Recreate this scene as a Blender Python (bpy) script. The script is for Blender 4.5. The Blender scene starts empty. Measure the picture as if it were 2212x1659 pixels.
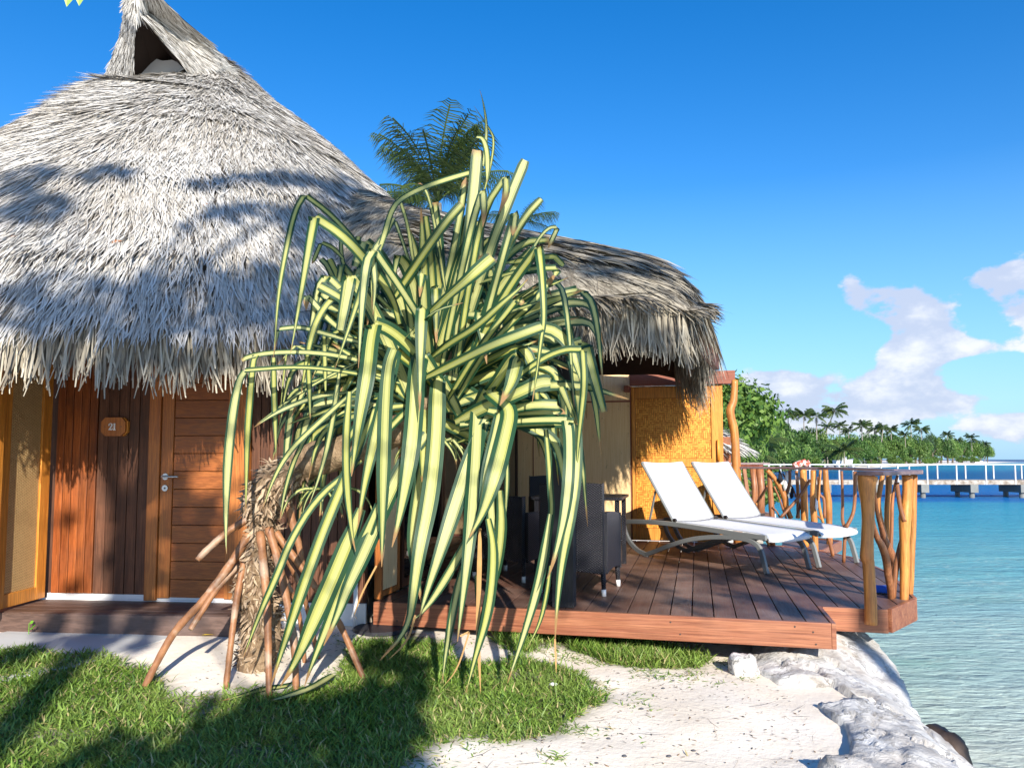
import bpy, math, random
import numpy as np
from mathutils import Vector
random.seed(7); R_ = np.random.RandomState(11)
sc = bpy.context.scene; COL = sc.collection
rad = math.radians
# ------------------------------------------------------------------ camera, sky, sun, exposure
EYE = 1.4; F = 1661.0; PITCH = rad(4.0)
cd = bpy.data.cameras.new("camera"); cam = bpy.data.objects.new("camera", cd); COL.objects.link(cam)
cam.location = (0, 0, EYE); cam.rotation_euler = (rad(94.0), 0, 0)
cd.sensor_width = 36; cd.lens = 36*F/2212; cd.shift_y = 46.5/2212; cd.clip_start = .05; cd.clip_end = 30000
sc.camera = cam
SUN_EL, SUN_S = rad(25), -.22          # elevation; sideways drift of shadows per metre of depth
sd = Vector((SUN_S, 1, 0)).normalized()          # horizontal direction in which shadows fall
LD = Vector((sd.x*math.cos(SUN_EL), sd.y*math.cos(SUN_EL), -math.sin(SUN_EL)))   # light travels this way
sun = bpy.data.lights.new("sun", 'SUN'); sun.energy = 4.7; sun.angle = rad(.55); sun.color = (1, .93, .82)
so = bpy.data.objects.new("sun", sun); COL.objects.link(so); so.rotation_euler = LD.to_track_quat('-Z', 'Y').to_euler()
sc.view_settings.view_transform = 'Standard'; sc.view_settings.look = 'None'; sc.view_settings.gamma = 1
sc.view_settings.exposure = 0.8; sc.view_settings.use_curve_mapping = False
sc.render.engine = 'CYCLES'
try:
    sc.cycles.max_bounces = 6; sc.cycles.transparent_max_bounces = 8; sc.cycles.use_denoising = True
except Exception: pass

class NT:                                # tiny node helper
    def __init__(s, tree): s.t = tree; s.n = tree.nodes; s.l = tree.links
    def new(s, typ, **kw):
        n = s.n.new(typ)
        for k, v in kw.items(): setattr(n, k, v)
        return n
    def put(s, sock, v):
        if isinstance(v, bpy.types.NodeSocket): s.l.new(v, sock)
        elif v is not None: sock.default_value = v
    def m(s, op, a, b=None, c=None, clamp=False):
        n = s.new('ShaderNodeMath', operation=op, use_clamp=clamp)
        s.put(n.inputs[0], a); s.put(n.inputs[1], b); s.put(n.inputs[2], c); return n.outputs[0]
    def vm(s, op, a, b=None, sc_=None):
        n = s.new('ShaderNodeVectorMath', operation=op); s.put(n.inputs[0], a); s.put(n.inputs[1], b)
        if sc_ is not None: s.put(n.inputs['Scale'], sc_)
        return n.outputs['Value'] if op in ('DOT_PRODUCT', 'LENGTH') else n.outputs[0]
    def noise(s, vec, scale, detail=4, rough=.55, dist=0.0):
        n = s.new('ShaderNodeTexNoise'); s.put(n.inputs['Vector'], vec); s.put(n.inputs['Scale'], scale)
        n.inputs['Detail'].default_value = detail; n.inputs['Roughness'].default_value = rough; n.inputs['Distortion'].default_value = dist
        return n.outputs['Fac']
    def ramp(s, v, pts):
        n = s.new('ShaderNodeValToRGB'); s.put(n.inputs[0], v); e = n.color_ramp.elements
        while len(e) < len(pts): e.new(.5)
        for i, (p, c) in enumerate(pts):
            e[i].position = p; e[i].color = (c, c, c, 1) if isinstance(c, (int, float)) else (*c, 1)
        return n.outputs[0]
    def mix(s, f, a, b, mode='MIX'):
        n = s.new('ShaderNodeMix', data_type='RGBA', blend_type=mode); s.put(n.inputs[0], f)
        for k, v in ((6, a), (7, b)):
            s.put(n.inputs[k], (*v, 1) if isinstance(v, tuple) and len(v) == 3 else v)
        return n.outputs[2]
    def mapr(s, v, a, b, c=0.0, d=1.0, smooth=False):
        n = s.new('ShaderNodeMapRange'); n.clamp = True
        if smooth: n.interpolation_type = 'SMOOTHSTEP'
        s.put(n.inputs[0], v)
        for i, x in enumerate((a, b, c, d)): s.put(n.inputs[i+1], x)
        return n.outputs[0]
    def mapping(s, vec, scale=(1, 1, 1), rot=(0, 0, 0), loc=(0, 0, 0)):
        n = s.new('ShaderNodeMapping'); s.put(n.inputs[0], vec)
        n.inputs[1].default_value = loc; n.inputs[2].default_value = rot; n.inputs[3].default_value = scale; return n.outputs[0]
    def sep(s, vec): n = s.new('ShaderNodeSeparateXYZ'); s.put(n.inputs[0], vec); return n.outputs
    def comb(s, x, y, z):
        n = s.new('ShaderNodeCombineXYZ')
        for i, v in enumerate((x, y, z)): s.put(n.inputs[i], v)
        return n.outputs[0]
    def bump(s, h, strength=.5, dist=.01, normal=None):
        n = s.new('ShaderNodeBump'); s.put(n.inputs['Height'], h); n.inputs['Strength'].default_value = strength
        n.inputs['Distance'].default_value = dist; s.put(n.inputs['Normal'], normal); return n.outputs[0]

# ---- world: Nishita sky, with cumulus low over the lagoon
w = bpy.data.worlds.new("World"); sc.world = w; w.use_nodes = True; w.node_tree.nodes.clear(); T = NT(w.node_tree)
sky = T.new('ShaderNodeTexSky', sky_type='NISHITA', sun_disc=False)
sky.sun_elevation = SUN_EL; sky.sun_rotation = math.atan2(-sd.x, -sd.y); sky.altitude = 0; sky.air_density = 1.0; sky.dust_density = .3; sky.ozone_density = 2.5
hs = T.new('ShaderNodeHueSaturation'); T.l.new(sky.outputs[0], hs.inputs['Color']); hs.inputs['Hue'].default_value = .508; hs.inputs['Saturation'].default_value = 1.42; hs.inputs['Value'].default_value = 1.22
gdir = T.new('ShaderNodeTexCoord').outputs['Generated']
dx, dy, dz = T.sep(gdir)[:3]
az = T.m('ARCTAN2', dx, dy); el = T.m('ARCSINE', dz)
pos = T.comb(az, el, 0.0)
nz = T.noise(T.vm('MULTIPLY', pos, (1, 1.6, 1)), 12.0, 8, .58)
def dpx(px, py):
    a = math.atan((px-1106)/F); return a, math.atan((992-py)/F*math.cos(a))
blobs = [(1848,608,26,28,.8),(1890,655,48,26,.9),(1950,650,55,40,1),(2000,700,60,50,1),(2030,740,90,30,1),(2110,752,60,12,.5),
 (1985,790,60,50,.6),(2000,835,100,30,.8),(1900,815,50,34,.6),(1790,790,30,34,.6),(1650,850,60,42,1.1),(1700,860,50,46,1.0),(1760,885,60,40,.9),
 (1870,900,110,30,.7),(2165,595,60,26,.8),(2212,650,45,50,.9),(2175,805,34,20,.45),(2195,918,60,14,.9),(2080,960,160,26,.6),(1640,905,90,60,.8),
 (1960,880,150,18,.65),(2150,860,60,12,.4),(2300,640,90,60,.9),(2150,705,55,32,-.9),(2130,810,60,26,-.8),(1860,735,60,45,-.6),(2160,870,50,14,-.4),(2380,900,120,40,.9)]
S = None
for bx_, by_, rx_, ry_, wt in blobs:
    a, e = dpx(bx_, by_)
    d = T.vm('MULTIPLY', T.vm('SUBTRACT', pos, (a, e, 0)), (F/rx_, F/ry_, 0))
    g = T.m('MULTIPLY', T.m('EXPONENT', T.m('MULTIPLY', T.vm('DOT_PRODUCT', d, d), -.7)), wt)
    S = g if S is None else T.m('ADD', S, g)
S = T.m('MINIMUM', T.m('MULTIPLY', S, 1.0), 1.15)
az_all = T.mapr(T.m('ABSOLUTE', az), .75, 1.2)
lowband = T.m('MULTIPLY', T.m('MULTIPLY', T.mapr(el, .32, .06), T.mapr(T.noise(pos, 2.3, 3), .42, .62)), az_all)
S = T.m('ADD', S, lowband)
mask = T.mapr(T.m('ADD', S, T.m('MULTIPLY', T.m('SUBTRACT', nz, .5), 2.8)), .60, .90, smooth=True)
mask = T.m('MULTIPLY', mask, T.m('MULTIPLY', T.mapr(el, -.01, .012), .93))
nz2 = T.noise(T.vm('ADD', T.vm('MULTIPLY', pos, (1, 1.7, 1)), (.02, -.02, 0)), 13.0, 6, .55)
lit = T.mapr(T.m('ADD', T.m('MULTIPLY', nz2, 1.0), T.m('MULTIPLY', T.m('SUBTRACT', nz, nz2), .9)), .45, .66, smooth=True)
ccol = T.mix(lit, (3.6, 4.1, 5.3), (5.9, 6.0, 6.3))
haze_ = T.mapr(el, .34, 0, 0, .85)
skyc = T.mix(haze_, hs.outputs[0], (1.7, 3.75, 6.0))
bg = T.new('ShaderNodeBackground'); T.l.new(T.mix(mask, skyc, ccol), bg.inputs[0]); bg.inputs[1].default_value = .1
T.l.new(bg.outputs[0], T.new('ShaderNodeOutputWorld').inputs[0])

# ------------------------------------------------------------------ helpers
cp, sp = math.cos(PITCH), math.sin(PITCH)
def ray(px, py):
    xc = (px-1106)/F; yc = -(py-876)/F
    return Vector((xc, cp-yc*sp, sp+yc*cp))
def at(px, py, Y):                        # a point of the place seen there, at depth Y
    d = ray(px, py); return Vector((d.x*Y/d.y, Y, EYE+d.z*Y/d.y))
def atz(px, py, z):
    d = ray(px, py); t = (z-EYE)/d.z; return Vector((d.x*t, d.y*t, z))
def atpl(px, py, p, n):                   # on the plane through p with normal n
    d = ray(px, py); o = Vector((0, 0, EYE)); t = (Vector(p)-o).dot(Vector(n))/d.dot(Vector(n)); return o+d*t
def tag(o, label=None, cat=None, group=None, kind=None):
    if label: o['label'] = label
    if cat: o['category'] = cat
    if group: o['group'] = group
    if kind: o['kind'] = kind
    return o
def empty(name, loc=(0, 0, 0), label=None, cat=None, group=None, rz=0):
    o = bpy.data.objects.new(name, None); COL.objects.link(o); o.location = loc; o.rotation_euler = (0, 0, rz); o.empty_display_size = .1
    return tag(o, label, cat, group)
def link(name, me, mat, parent=None):
    o = bpy.data.objects.new(name, me); COL.objects.link(o)
    if mat is not None and not me.materials: me.materials.append(mat)
    if parent is not None: o.parent = parent
    return o
def rootof(p):
    while p.parent is not None: p = p.parent
    return p
def np_mesh(name, V, Fq, tone=None, uv=None, smooth=False, off=(0, 0, 0)):
    """V (n,3); Fq (m,3) or (m,4); tone per-vertex float; uv per-vertex (n,2)"""
    V = np.asarray(V, dtype=np.float32)-np.asarray(off, dtype=np.float32); Fq = np.asarray(Fq, dtype=np.int32)
    me = bpy.data.meshes.new(name); k = Fq.shape[1]; m = Fq.shape[0]
    me.vertices.add(len(V)); me.vertices.foreach_set('co', V.ravel())
    me.loops.add(m*k); me.loops.foreach_set('vertex_index', Fq.ravel())
    me.polygons.add(m); me.polygons.foreach_set('loop_start', np.arange(0, m*k, k, dtype=np.int32))
    try: me.polygons.foreach_set('loop_total', np.full(m, k, dtype=np.int32))
    except Exception: pass
    if smooth: me.polygons.foreach_set('use_smooth', np.ones(m, dtype=bool))
    me.update(calc_edges=True)
    if tone is not None:
        a = me.attributes.new('tone', 'FLOAT', 'POINT'); a.data.foreach_set('value', np.asarray(tone, dtype=np.float32))
    if uv is not None:
        ul = me.uv_layers.new(name='UVMap'); ul.data.foreach_set('uv', np.asarray(uv, dtype=np.float32)[Fq.ravel()].ravel())
    return me
class MB:
    def __init__(s): s.v = []; s.f = []
    def add(s, vs, fs):
        b = len(s.v); s.v += [tuple(x) for x in vs]; s.f += [[b+i for i in q] for q in fs]; return s
    def frame_box(s, c, ax, ay, az_, hx, hy, hz):
        c = Vector(c); P = [c+ax*(hx*i)+ay*(hy*j)+az_*(hz*k) for k in (-1, 1) for j in (-1, 1) for i in (-1, 1)]
        return s.add(P, [(0, 2, 3, 1), (4, 5, 7, 6), (0, 1, 5, 4), (2, 6, 7, 3), (0, 4, 6, 2), (1, 3, 7, 5)])
    def box(s, lo, hi):
        c = [(a+b)/2 for a, b in zip(lo, hi)]; h = [abs(b-a)/2 for a, b in zip(lo, hi)]
        return s.frame_box(c, Vector((1, 0, 0)), Vector((0, 1, 0)), Vector((0, 0, 1)), *h)
    def beam(s, a, b, wd, ht, up=(0, 0, 1)):      # bar from a to b
        a, b = Vector(a), Vector(b); d = (b-a); L = d.length; d.normalize(); side = d.cross(Vector(up)).normalized(); u = side.cross(d)
        return s.frame_box((a+b)/2, d, side, u, L/2, wd/2, ht/2)
    def prism(s, poly, z0, z1):
        n = len(poly); vs = [(p[0], p[1], z0) for p in poly]+[(p[0], p[1], z1) for p in poly]
        return s.add(vs, [tuple(range(n))[::-1], tuple(range(n, 2*n))]+[(i, (i+1) % n, n+(i+1) % n, n+i) for i in range(n)])
    def tube(s, pts, r, n=8, wob=0.0, cap=True):
        pts = [Vector(p) for p in pts]; N = len(pts)
        if not hasattr(r, '__len__'): r = [r]*N
        t = [(pts[min(i+1, N-1)]-pts[max(i-1, 0)]).normalized() for i in range(N)]
        a = t[0].orthogonal().normalized(); vs = []
        for i in range(N):
            a = (a-t[i]*a.dot(t[i])).normalized(); b = t[i].cross(a)
            for k in range(n):
                an = 2*math.pi*k/n; rr = r[i]*(1+wob*(random.random()-.5)); vs.append(pts[i]+a*(rr*math.cos(an))+b*(rr*math.sin(an)))
        fs = [(i*n+k, i*n+(k+1) % n, (i+1)*n+(k+1) % n, (i+1)*n+k) for i in range(N-1) for k in range(n)]
        if cap: fs += [tuple(range(n))[::-1], tuple(range((N-1)*n, N*n))]
        return s.add(vs, fs)
    def build(s, name, mat, parent=None, smooth=False, bevel=0, local=False):
        off = Vector((0, 0, 0)) if (parent is None or local) else rootof(parent).location
        me = bpy.data.meshes.new(name); me.from_pydata([tuple(Vector(v)-off) for v in s.v], [], s.f)
        if smooth:
            me.polygons.foreach_set('use_smooth', [len(p.vertices) <= 4 for p in me.polygons])
        me.update(); o = link(name, me, mat, parent)
        if bevel:
            m = o.modifiers.new('b', 'BEVEL'); m.width = bevel; m.segments = 2; m.limit_method = 'ANGLE'; m.angle_limit = rad(40)
        return o
def spline(pts, n=4):                     # Catmull-Rom through the points
    P = [Vector(p) for p in pts]; out = []
    for i in range(len(P)-1):
        p0, p1, p2, p3 = P[max(i-1, 0)], P[i], P[i+1], P[min(i+2, len(P)-1)]
        for k in range(n):
            t = k/n; out.append(.5*((2*p1)+(p2-p0)*t+(2*p0-5*p1+4*p2-p3)*t*t+(3*p1-p0-3*p2+p3)*t**3))
    out.append(P[-1]); return out
def lerpl(v, n):                          # resample radii to match spline()
    o = []
    for i in range(len(v)-1):
        for k in range(n): o.append(v[i]+(v[i+1]-v[i])*k/n)
    return o+[v[-1]]
def clip_poly(poly, a, b, c):             # keep a*x+b*y<=c
    out = []
    for i in range(len(poly)):
        p, q = poly[i], poly[(i+1) % len(poly)]; dp = a*p[0]+b*p[1]-c; dq = a*q[0]+b*q[1]-c
        if dp <= 0: out.append(p)
        if dp*dq < 0:
            t = dp/(dp-dq); out.append((p[0]+(q[0]-p[0])*t, p[1]+(q[1]-p[1])*t))
    return out
def inpoly(px, py, poly):
    r = np.zeros(px.shape, bool); n = len(poly); j = n-1
    for i in range(n):
        xi, yi = poly[i][0], poly[i][1]; xj, yj = poly[j][0], poly[j][1]
        r ^= ((yi > py) != (yj > py)) & (px < (xj-xi)*(py-yi)/((yj-yi) or 1e-9)+xi); j = i
    return r
def vnoise(x, y, seed=0):                 # cheap smooth value noise, numpy, range 0..1
    def h(i, j): return (np.sin(i*127.1+j*311.7+seed*74.7)*43758.5453) % 1.0
    xi, yi = np.floor(x), np.floor(y); fx, fy = x-xi, y-yi; fx = fx*fx*(3-2*fx); fy = fy*fy*(3-2*fy)
    return (h(xi, yi)*(1-fx)+h(xi+1, yi)*fx)*(1-fy)+(h(xi, yi+1)*(1-fx)+h(xi+1, yi+1)*fx)*fy
def fbm(x, y, seed=0, o=3):
    s = 0; a = .5; t = 0
    for k in range(o): s = s+a*vnoise(x*2**k, y*2**k, seed+k*13); t += a; a *= .5
    return s/t
def ribbons(base, d, nrm, L, W, lift=.1, bend=0.0, sag=0.0, K=3, prof=(.75, 1, .8, .15), rs=R_):
    """N tapered ribbons: base (N,3), unit dir d, unit nrm; returns V, F, tone index"""
    N = len(base); side = np.cross(d, nrm); side /= np.linalg.norm(side, axis=1)[:, None]+1e-9
    b = (rs.rand(N)-.5)*2*bend; rows = []
    tw = (rs.rand(N)-.5)*1.2
    ws = side*np.cos(tw)[:, None]+nrm*np.sin(tw)[:, None]
    for k in range(K+1):
        s = k/K
        c = base+d*(L*s)[:, None]+nrm*(lift*L*s)[:, None]+side*(b*L*s*s)[:, None]
        if sag: c = c-np.array([0, 0, 1.0])*(sag*L*s*s)[:, None]
        hw = (W*.5*prof[k])[:, None]; rows += [c-ws*hw, c+ws*hw]
    V = np.stack(rows, 1).reshape(-1, 3)
    f = np.array([[2*k, 2*k+1, 2*k+3, 2*k+2] for k in range(K)])
    Fq = (np.arange(N)[:, None, None]*(2*(K+1))+f[None]).reshape(-1, 4)
    return V, Fq, 2*(K+1)
def mat(name):
    m = bpy.data.materials.new(name); m.use_nodes = True; m.node_tree.nodes.clear(); t = NT(m.node_tree)
    p = t.new('ShaderNodeBsdfPrincipled'); o = t.new('ShaderNodeOutputMaterial'); t.l.new(p.outputs[0], o.inputs[0]); t.p = p; t.o = o
    return m, t
def setp(t, col=None, rough=.6, spec=.4, normal=None, metal=0):
    p = t.p; t.put(p.inputs['Base Color'], (*col, 1) if isinstance(col, tuple) and len(col) == 3 else col)
    t.put(p.inputs['Roughness'], rough); p.inputs['Specular IOR Level'].default_value = spec; p.inputs['Metallic'].default_value = metal
    if normal is not None: t.put(p.inputs['Normal'], normal)
def objco(t): return t.new('ShaderNodeTexCoord').outputs['Object']
def orand(t): return t.new('ShaderNodeObjectInfo').outputs['Random']
def tone(t): return t.new('ShaderNodeAttribute', attribute_name='tone').outputs['Fac']
# ------------------------------------------------------------------ materials
def wood(name, c1, c2, scale, rot=(0, 0, 0), rough=.45, var=.25, wear=None, spec=.4, bump=.25, wearamt=.5):
    m, t = mat(name); co = objco(t); r = orand(t)
    v = t.vm('ADD', t.mapping(t.mapping(co, (1, 1, 1), rot), scale), t.comb(t.m('MULTIPLY', r, 37.0), t.m('MULTIPLY', r, 11.0), t.m('MULTIPLY', r, 53.0)))
    g = t.noise(v, 1.0, 6, .6, .6); g2 = t.noise(v, 4.2, 3, .6)
    c = t.mix(t.ramp(g, [(.3, 0.0), (.7, 1.0)]), c1, c2)
    c = t.mix(t.m('MULTIPLY', t.ramp(g2, [(.42, 1.0), (.55, 0.0)]), .45), c, tuple(x*.4 for x in c1))
    if wear:
        wv = t.noise(co, 2.1, 6, .62); c = t.mix(t.m('MULTIPLY', t.mapr(wv, .42, .68), wearamt), c, wear)
    k = t.m('ADD', 1-var, t.m('MULTIPLY', r, 2*var)); c = t.mix(1.0, c, t.comb(k, k, k), 'MULTIPLY')
    setp(t, c, t.mapr(g2, .3, .7, rough, rough+.2), spec, t.bump(t.m('ADD', g, t.m('MULTIPLY', g2, .6)), bump, .004)); return m
def plain(name, c, rough=.5, spec=.4, metal=0, nscale=0, amt=.3, bump=0):
    m, t = mat(name)
    if nscale:
        n = t.noise(objco(t), nscale, 5, .6); col = t.mix(n, tuple(x*(1-amt) for x in c), tuple(min(1, x*(1+amt)) for x in c))
        setp(t, col, rough, spec, t.bump(n, bump, .01) if bump else None, metal)
    else: setp(t, c, rough, spec, None, metal)
    return m
BR = rad(13.5)                                    # how far the terrace is turned
E = Vector((math.cos(BR), -math.sin(BR), 0)); D = Vector((math.sin(BR), math.cos(BR), 0)); UP = Vector((0, 0, 1))
M = {}
M['deck'] = wood('deck_wood', (.098, .043, .030), (.175, .085, .058), (26, 1.3, 26), (0, 0, BR), .42, .26, (.22, .145, .115), .45, .3, .75)
M['deck_h'] = M['step'] = wood('step_wood', (.09, .052, .038), (.17, .10, .075), (1.3, 26, 26), (0, 0, 0), .45, .1, (.15, .11, .10), .4, .3, .6)
M['fascia'] = wood('fascia_wood', (.20, .052, .024), (.44, .18, .085), (.7, 34, 34), (0, 0, BR), .35, .12, (.42, .2, .12), .5, .4, .22)
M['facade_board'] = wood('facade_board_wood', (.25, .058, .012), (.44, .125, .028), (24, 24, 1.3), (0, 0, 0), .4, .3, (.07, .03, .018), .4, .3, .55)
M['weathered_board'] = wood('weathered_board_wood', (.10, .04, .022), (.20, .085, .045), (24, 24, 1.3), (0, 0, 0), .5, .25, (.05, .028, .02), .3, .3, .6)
M['door'] = wood('door_wood', (.29, .085, .02), (.41, .135, .032), (1.3, 20, 22), (0, 0, 0), .36, .14, (.26, .07, .02), .4, .2, .4)
M['frame'] = wood('frame_wood', (.40, .125, .028), (.52, .19, .045), (22, 22, 1.2), (0, 0, 0), .38, .08, (.30, .09, .025), .4, .2, .3)
M['golden'] = wood('golden_wood', (.60, .215, .03), (.80, .34, .055), (24, 24, 1.2), (0, 0, 0), .35, .06, (.55, .2, .03), .45, .25, .3)
M['log'] = wood('peeled_log_wood', (.46, .17, .035), (.70, .31, .075), (22, 22, 1.4), (0, 0, 0), .33, .18, (.28, .10, .04), .5, .35, .55)
M['dark_log'] = wood('stained_branch_wood', (.24, .09, .04), (.42, .17, .065), (22, 22, 1.4), (0, 0, 0), .33, .2, (.14, .06, .03), .5, .35, .6)
M['rail_top'] = wood('rail_board_wood', (.15, .085, .085), (.26, .17, .17), (9, 9, 22), (0, 0, 0), .33, .12, (.2, .16, .18), .6, .2, .5)
M['redbeam'] = wood('red_beam_wood', (.25, .075, .045), (.36, .12, .07), (1.2, 20, 22), (0, 0, BR), .5, .1, (.3, .12, .08), .4, .2, .4)
M['post'] = wood('black_post_wood', (.008, .008, .010), (.022, .022, .026), (26, 26, 1.5), (0, 0, 0), .5, .1, (.03, .03, .035), .4, .5, .3)
M['rafter'] = wood('rafter_wood', (.14, .05, .03), (.24, .09, .05), (6, 6, 6), (0, 0, 0), .5, .1, None, .3)
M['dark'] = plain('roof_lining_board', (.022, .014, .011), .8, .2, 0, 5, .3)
M['white_paint'] = plain('white_masonry_paint', (.74, .74, .74), .7, .3, 0, 6, .12, .2)
M['metal'] = plain('brushed_steel', (.5, .5, .5), .3, .5, .9)
M['white'] = plain('white_plastic', (.8, .8, .8), .4, .4)
M['grey_plastic'] = plain('grey_pipe_plastic', (.28, .30, .32), .4, .4)
M['lounger'] = plain('lounger_resin', (.20, .21, .21), .42, .45, 0, 9, .06)
M['glass'] = plain('dark_door_glass', (.012, .013, .014), .04, .9)
M['brown_frame'] = plain('dark_frame_paint', (.05, .022, .014), .4, .4)
M['bolt'] = plain('bolt_head_steel', (.12, .10, .09), .35, .5, .8)
# ------------------------------------------------------------------ ground, water, sea wall
ZW = -1.1
def gz(x, y):                              # height of the sand near the house
    a = np.clip((y-3.6)/2.2, 0, 1); b = np.clip((1.6-x)/3.2, 0, 1)
    return .15*(a*a*(3-2*a))*(b*b*(3-2*b))-.03
def edge(y):                               # shore line
    return np.where(y < 12, 2.35+.10*(y-4), np.where(y < 60, 3.15+(y-12)*.315, 18.3+(y-60)*.34+np.clip(y-150, 0, None)**1.0*.42))
ys = np.concatenate([np.arange(-40, -1, 2.5), np.arange(-1, 13, .07), 13*1.06**np.arange(0, 70)])
cs = np.concatenate([np.array([-3000, -900, -300, -120, -60, -40, -25, -16, -12, -9]), np.arange(-7.4, 0.001, .07)])
ys = ys[ys < 700]
Yg, Cg = np.meshgrid(ys, cs, indexing='ij'); Xg = edge(Yg)+Cg*np.where(Yg > 30, (Yg/30)**.8, 1)
near = Yg < 12.5
rel = Xg-edge(Yg)
Zn = gz(Xg, Yg)+.028*(fbm(Xg*3.1, Yg*3.1, 3)-.5)+.05*(fbm(Xg*.9, Yg*.9, 5)-.5)
Zn = np.where(Yg > 6.5, Zn-.25*np.clip((Yg-6.5)/3, 0, 1)*np.clip((Xg-1)/1.5, 0, 1), Zn)
Zn = Zn-1.6*np.clip((rel+.22)/.22, 0, 1)
wide = 2.0+Yg*.10
bz = -1.35+np.clip(-rel/wide, 0, 1)**.8*1.75+.1*(fbm(Xg*.2, Yg*.2, 9)-.5)
tt = np.clip((Yg-12)/3, 0, 1)
Zg = np.where(near, Zn, 0)*(1-tt)+bz*tt
n0, n1 = Zg.shape; idx = np.arange(n0*n1).reshape(n0, n1)
Fq = np.stack([idx[:-1, :-1], idx[:-1, 1:], idx[1:, 1:], idx[1:, :-1]], -1).reshape(-1, 4)
def hz(x, y):                              # ground height under anything small near the camera
    return gz(x, y)+.028*(fbm(x*3.1, y*3.1, 3)-.5)+.05*(fbm(x*.9, y*.9, 5)-.5)
hzf = lambda x, y: float(hz(np.array([float(x)]), np.array([float(y)]))[0])
G1 = [(-400,1440),(0,1432),(60,1418),(120,1432),(200,1428),(260,1440),(330,1452),(375,1492),(440,1522),(500,1490),(530,1470),(560,1492),(640,1515),(700,1490),(740,1462),(770,1400),(830,1380),(900,1372),(950,1392),(985,1425),(1060,1432),(1120,1412),(1200,1428),(1270,1450),(1310,1490),(1290,1530),(1240,1552),(1215,1590),(1100,1600),(1000,1590),(930,1612),(860,1659),(760,1800),(-400,2300),(-1500,2300),(-1500,1440)]
G2 = [(1075,1352),(1120,1338),(1180,1330),(1260,1342),(1350,1362),(1430,1380),(1520,1392),(1510,1412),(1440,1418),(1340,1416),(1250,1392),(1190,1384),(1130,1408),(1085,1392)]
G1w = [tuple(atz(x, y, .05 if y < 1500 else -.02)[:2]) for x, y in G1]; G2w = [tuple(atz(x, y, .06)[:2]) for x, y in G2]
def blurmask(x, y):
    s = 0
    for ox, oy in ((0, 0), (.07, 0), (-.07, 0), (0, .07), (0, -.07), (.05, .05), (-.05, .05), (.05, -.05), (-.05, -.05)):
        s = s+(inpoly(x+ox, y+oy, G1w) | inpoly(x+ox, y+oy, G2w)).astype(float)
    return s/9
lawn_m = np.zeros(Zg.shape); q = (Yg > 0) & (Yg < 8); lawn_m[q] = blurmask(Xg[q], Yg[q])
me = np_mesh('sand', np.stack([Xg, Yg, Zg], -1).reshape(-1, 3), Fq, tone=lawn_m.ravel(), smooth=True)
m, t = mat('coral_sand'); co = objco(t)
n1_ = t.noise(co, 1.7, 6, .6); n2_ = t.noise(co, 60, 4, .7); n3_ = t.noise(co, 9, 5, .6)
c = t.mix(t.mapr(n1_, .35, .65), (.80, .70, .57), (.90, .82, .71))
c = t.mix(t.mapr(n3_, .62, .75, 0, .35), c, (.42, .33, .25))
c = t.mix(t.mapr(n2_, .68, .76, 0, .7), c, (.30, .24, .18))
c = t.mix(t.m('MULTIPLY', tone(t), t.mapr(n3_, .3, .6, .5, .95)), c, (.055, .065, .02))
setp(t, c, .9, .15, t.bump(t.m('ADD', t.m('MULTIPLY', t.noise(co, 24, 4, .6), .9), t.m('MULTIPLY', n2_, .5)), .35, .02)); M['sand'] = m
tag(link('sand', me, m), kind='structure')
# water
m, t = mat('lagoon_water'); co = objco(t); x, y, z = t.sep(co)[:3]
d1 = t.noise(t.mapping(co, (.012, .03, 1)), 1.0, 4, .55)
yy = t.m('ADD', y, t.m('MULTIPLY', t.m('SUBTRACT', d1, .5), 22.0))
yc = t.m('ADD', y, t.m('MULTIPLY', t.m('SUBTRACT', t.noise(t.mapping(co, (.08, .25, 1)), 1.0, 4, .55), .5), 9.0))
ramp_ = t.ramp(t.m('DIVIDE', yc, 100.0), [(.04, (.58, .62, .54)), (.09, (.40, .55, .50)), (.16, (.18, .46, .49)), (.30, (.08, .38, .47)), (.44, (.05, .33, .47)), (.475, (.014, .16, .44)), (.60, (.012, .16, .44)), (.8, (.008, .18, .40))])
far_ = t.ramp(t.m('DIVIDE', yy, 1000.0), [(.08, (.006, .11, .27)), (.14, (.008, .13, .3)), (.2, (.02, .24, .38)), (.45, (.04, .30, .42)), (.7, (.01, .13, .3)), (1.0, (.006, .07, .22))])
col = t.mix(t.mapr(y, 75, 110), ramp_, far_)
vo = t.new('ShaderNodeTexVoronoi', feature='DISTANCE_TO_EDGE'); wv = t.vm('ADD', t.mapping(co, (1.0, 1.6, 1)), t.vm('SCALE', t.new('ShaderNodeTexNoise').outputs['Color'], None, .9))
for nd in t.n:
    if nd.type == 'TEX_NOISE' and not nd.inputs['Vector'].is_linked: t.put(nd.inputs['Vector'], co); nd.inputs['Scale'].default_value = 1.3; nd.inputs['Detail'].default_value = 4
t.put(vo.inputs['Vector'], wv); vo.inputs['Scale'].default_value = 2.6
ca = t.mapr(vo.outputs['Distance'], .0, .10, 1, 0); ca = t.m('MULTIPLY', ca, t.mapr(y, 26, 5, 0, .9)); ca = t.m('MULTIPLY', ca, t.mapr(t.noise(co, .9, 4), .42, .62))  # caustic light on the lagoon bed, painted into the water colour
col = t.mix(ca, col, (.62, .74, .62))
sb = t.noise(t.mapping(co, (.5, .9, 1)), 1.0, 5, .6); col = t.mix(t.m('MULTIPLY', t.mapr(sb, .5, .68), t.mapr(y, 30, 8, 0, .5)), col, (.16, .36, .30))
sb2 = t.noise(t.mapping(co, (.12, .5, 1)), 1.0, 6, .65); col = t.mix(t.mapr(sb2, .35, .7, 0, .4), col, t.mix(1.0, col, (.55, .7, .85), 'MULTIPLY'))
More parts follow.
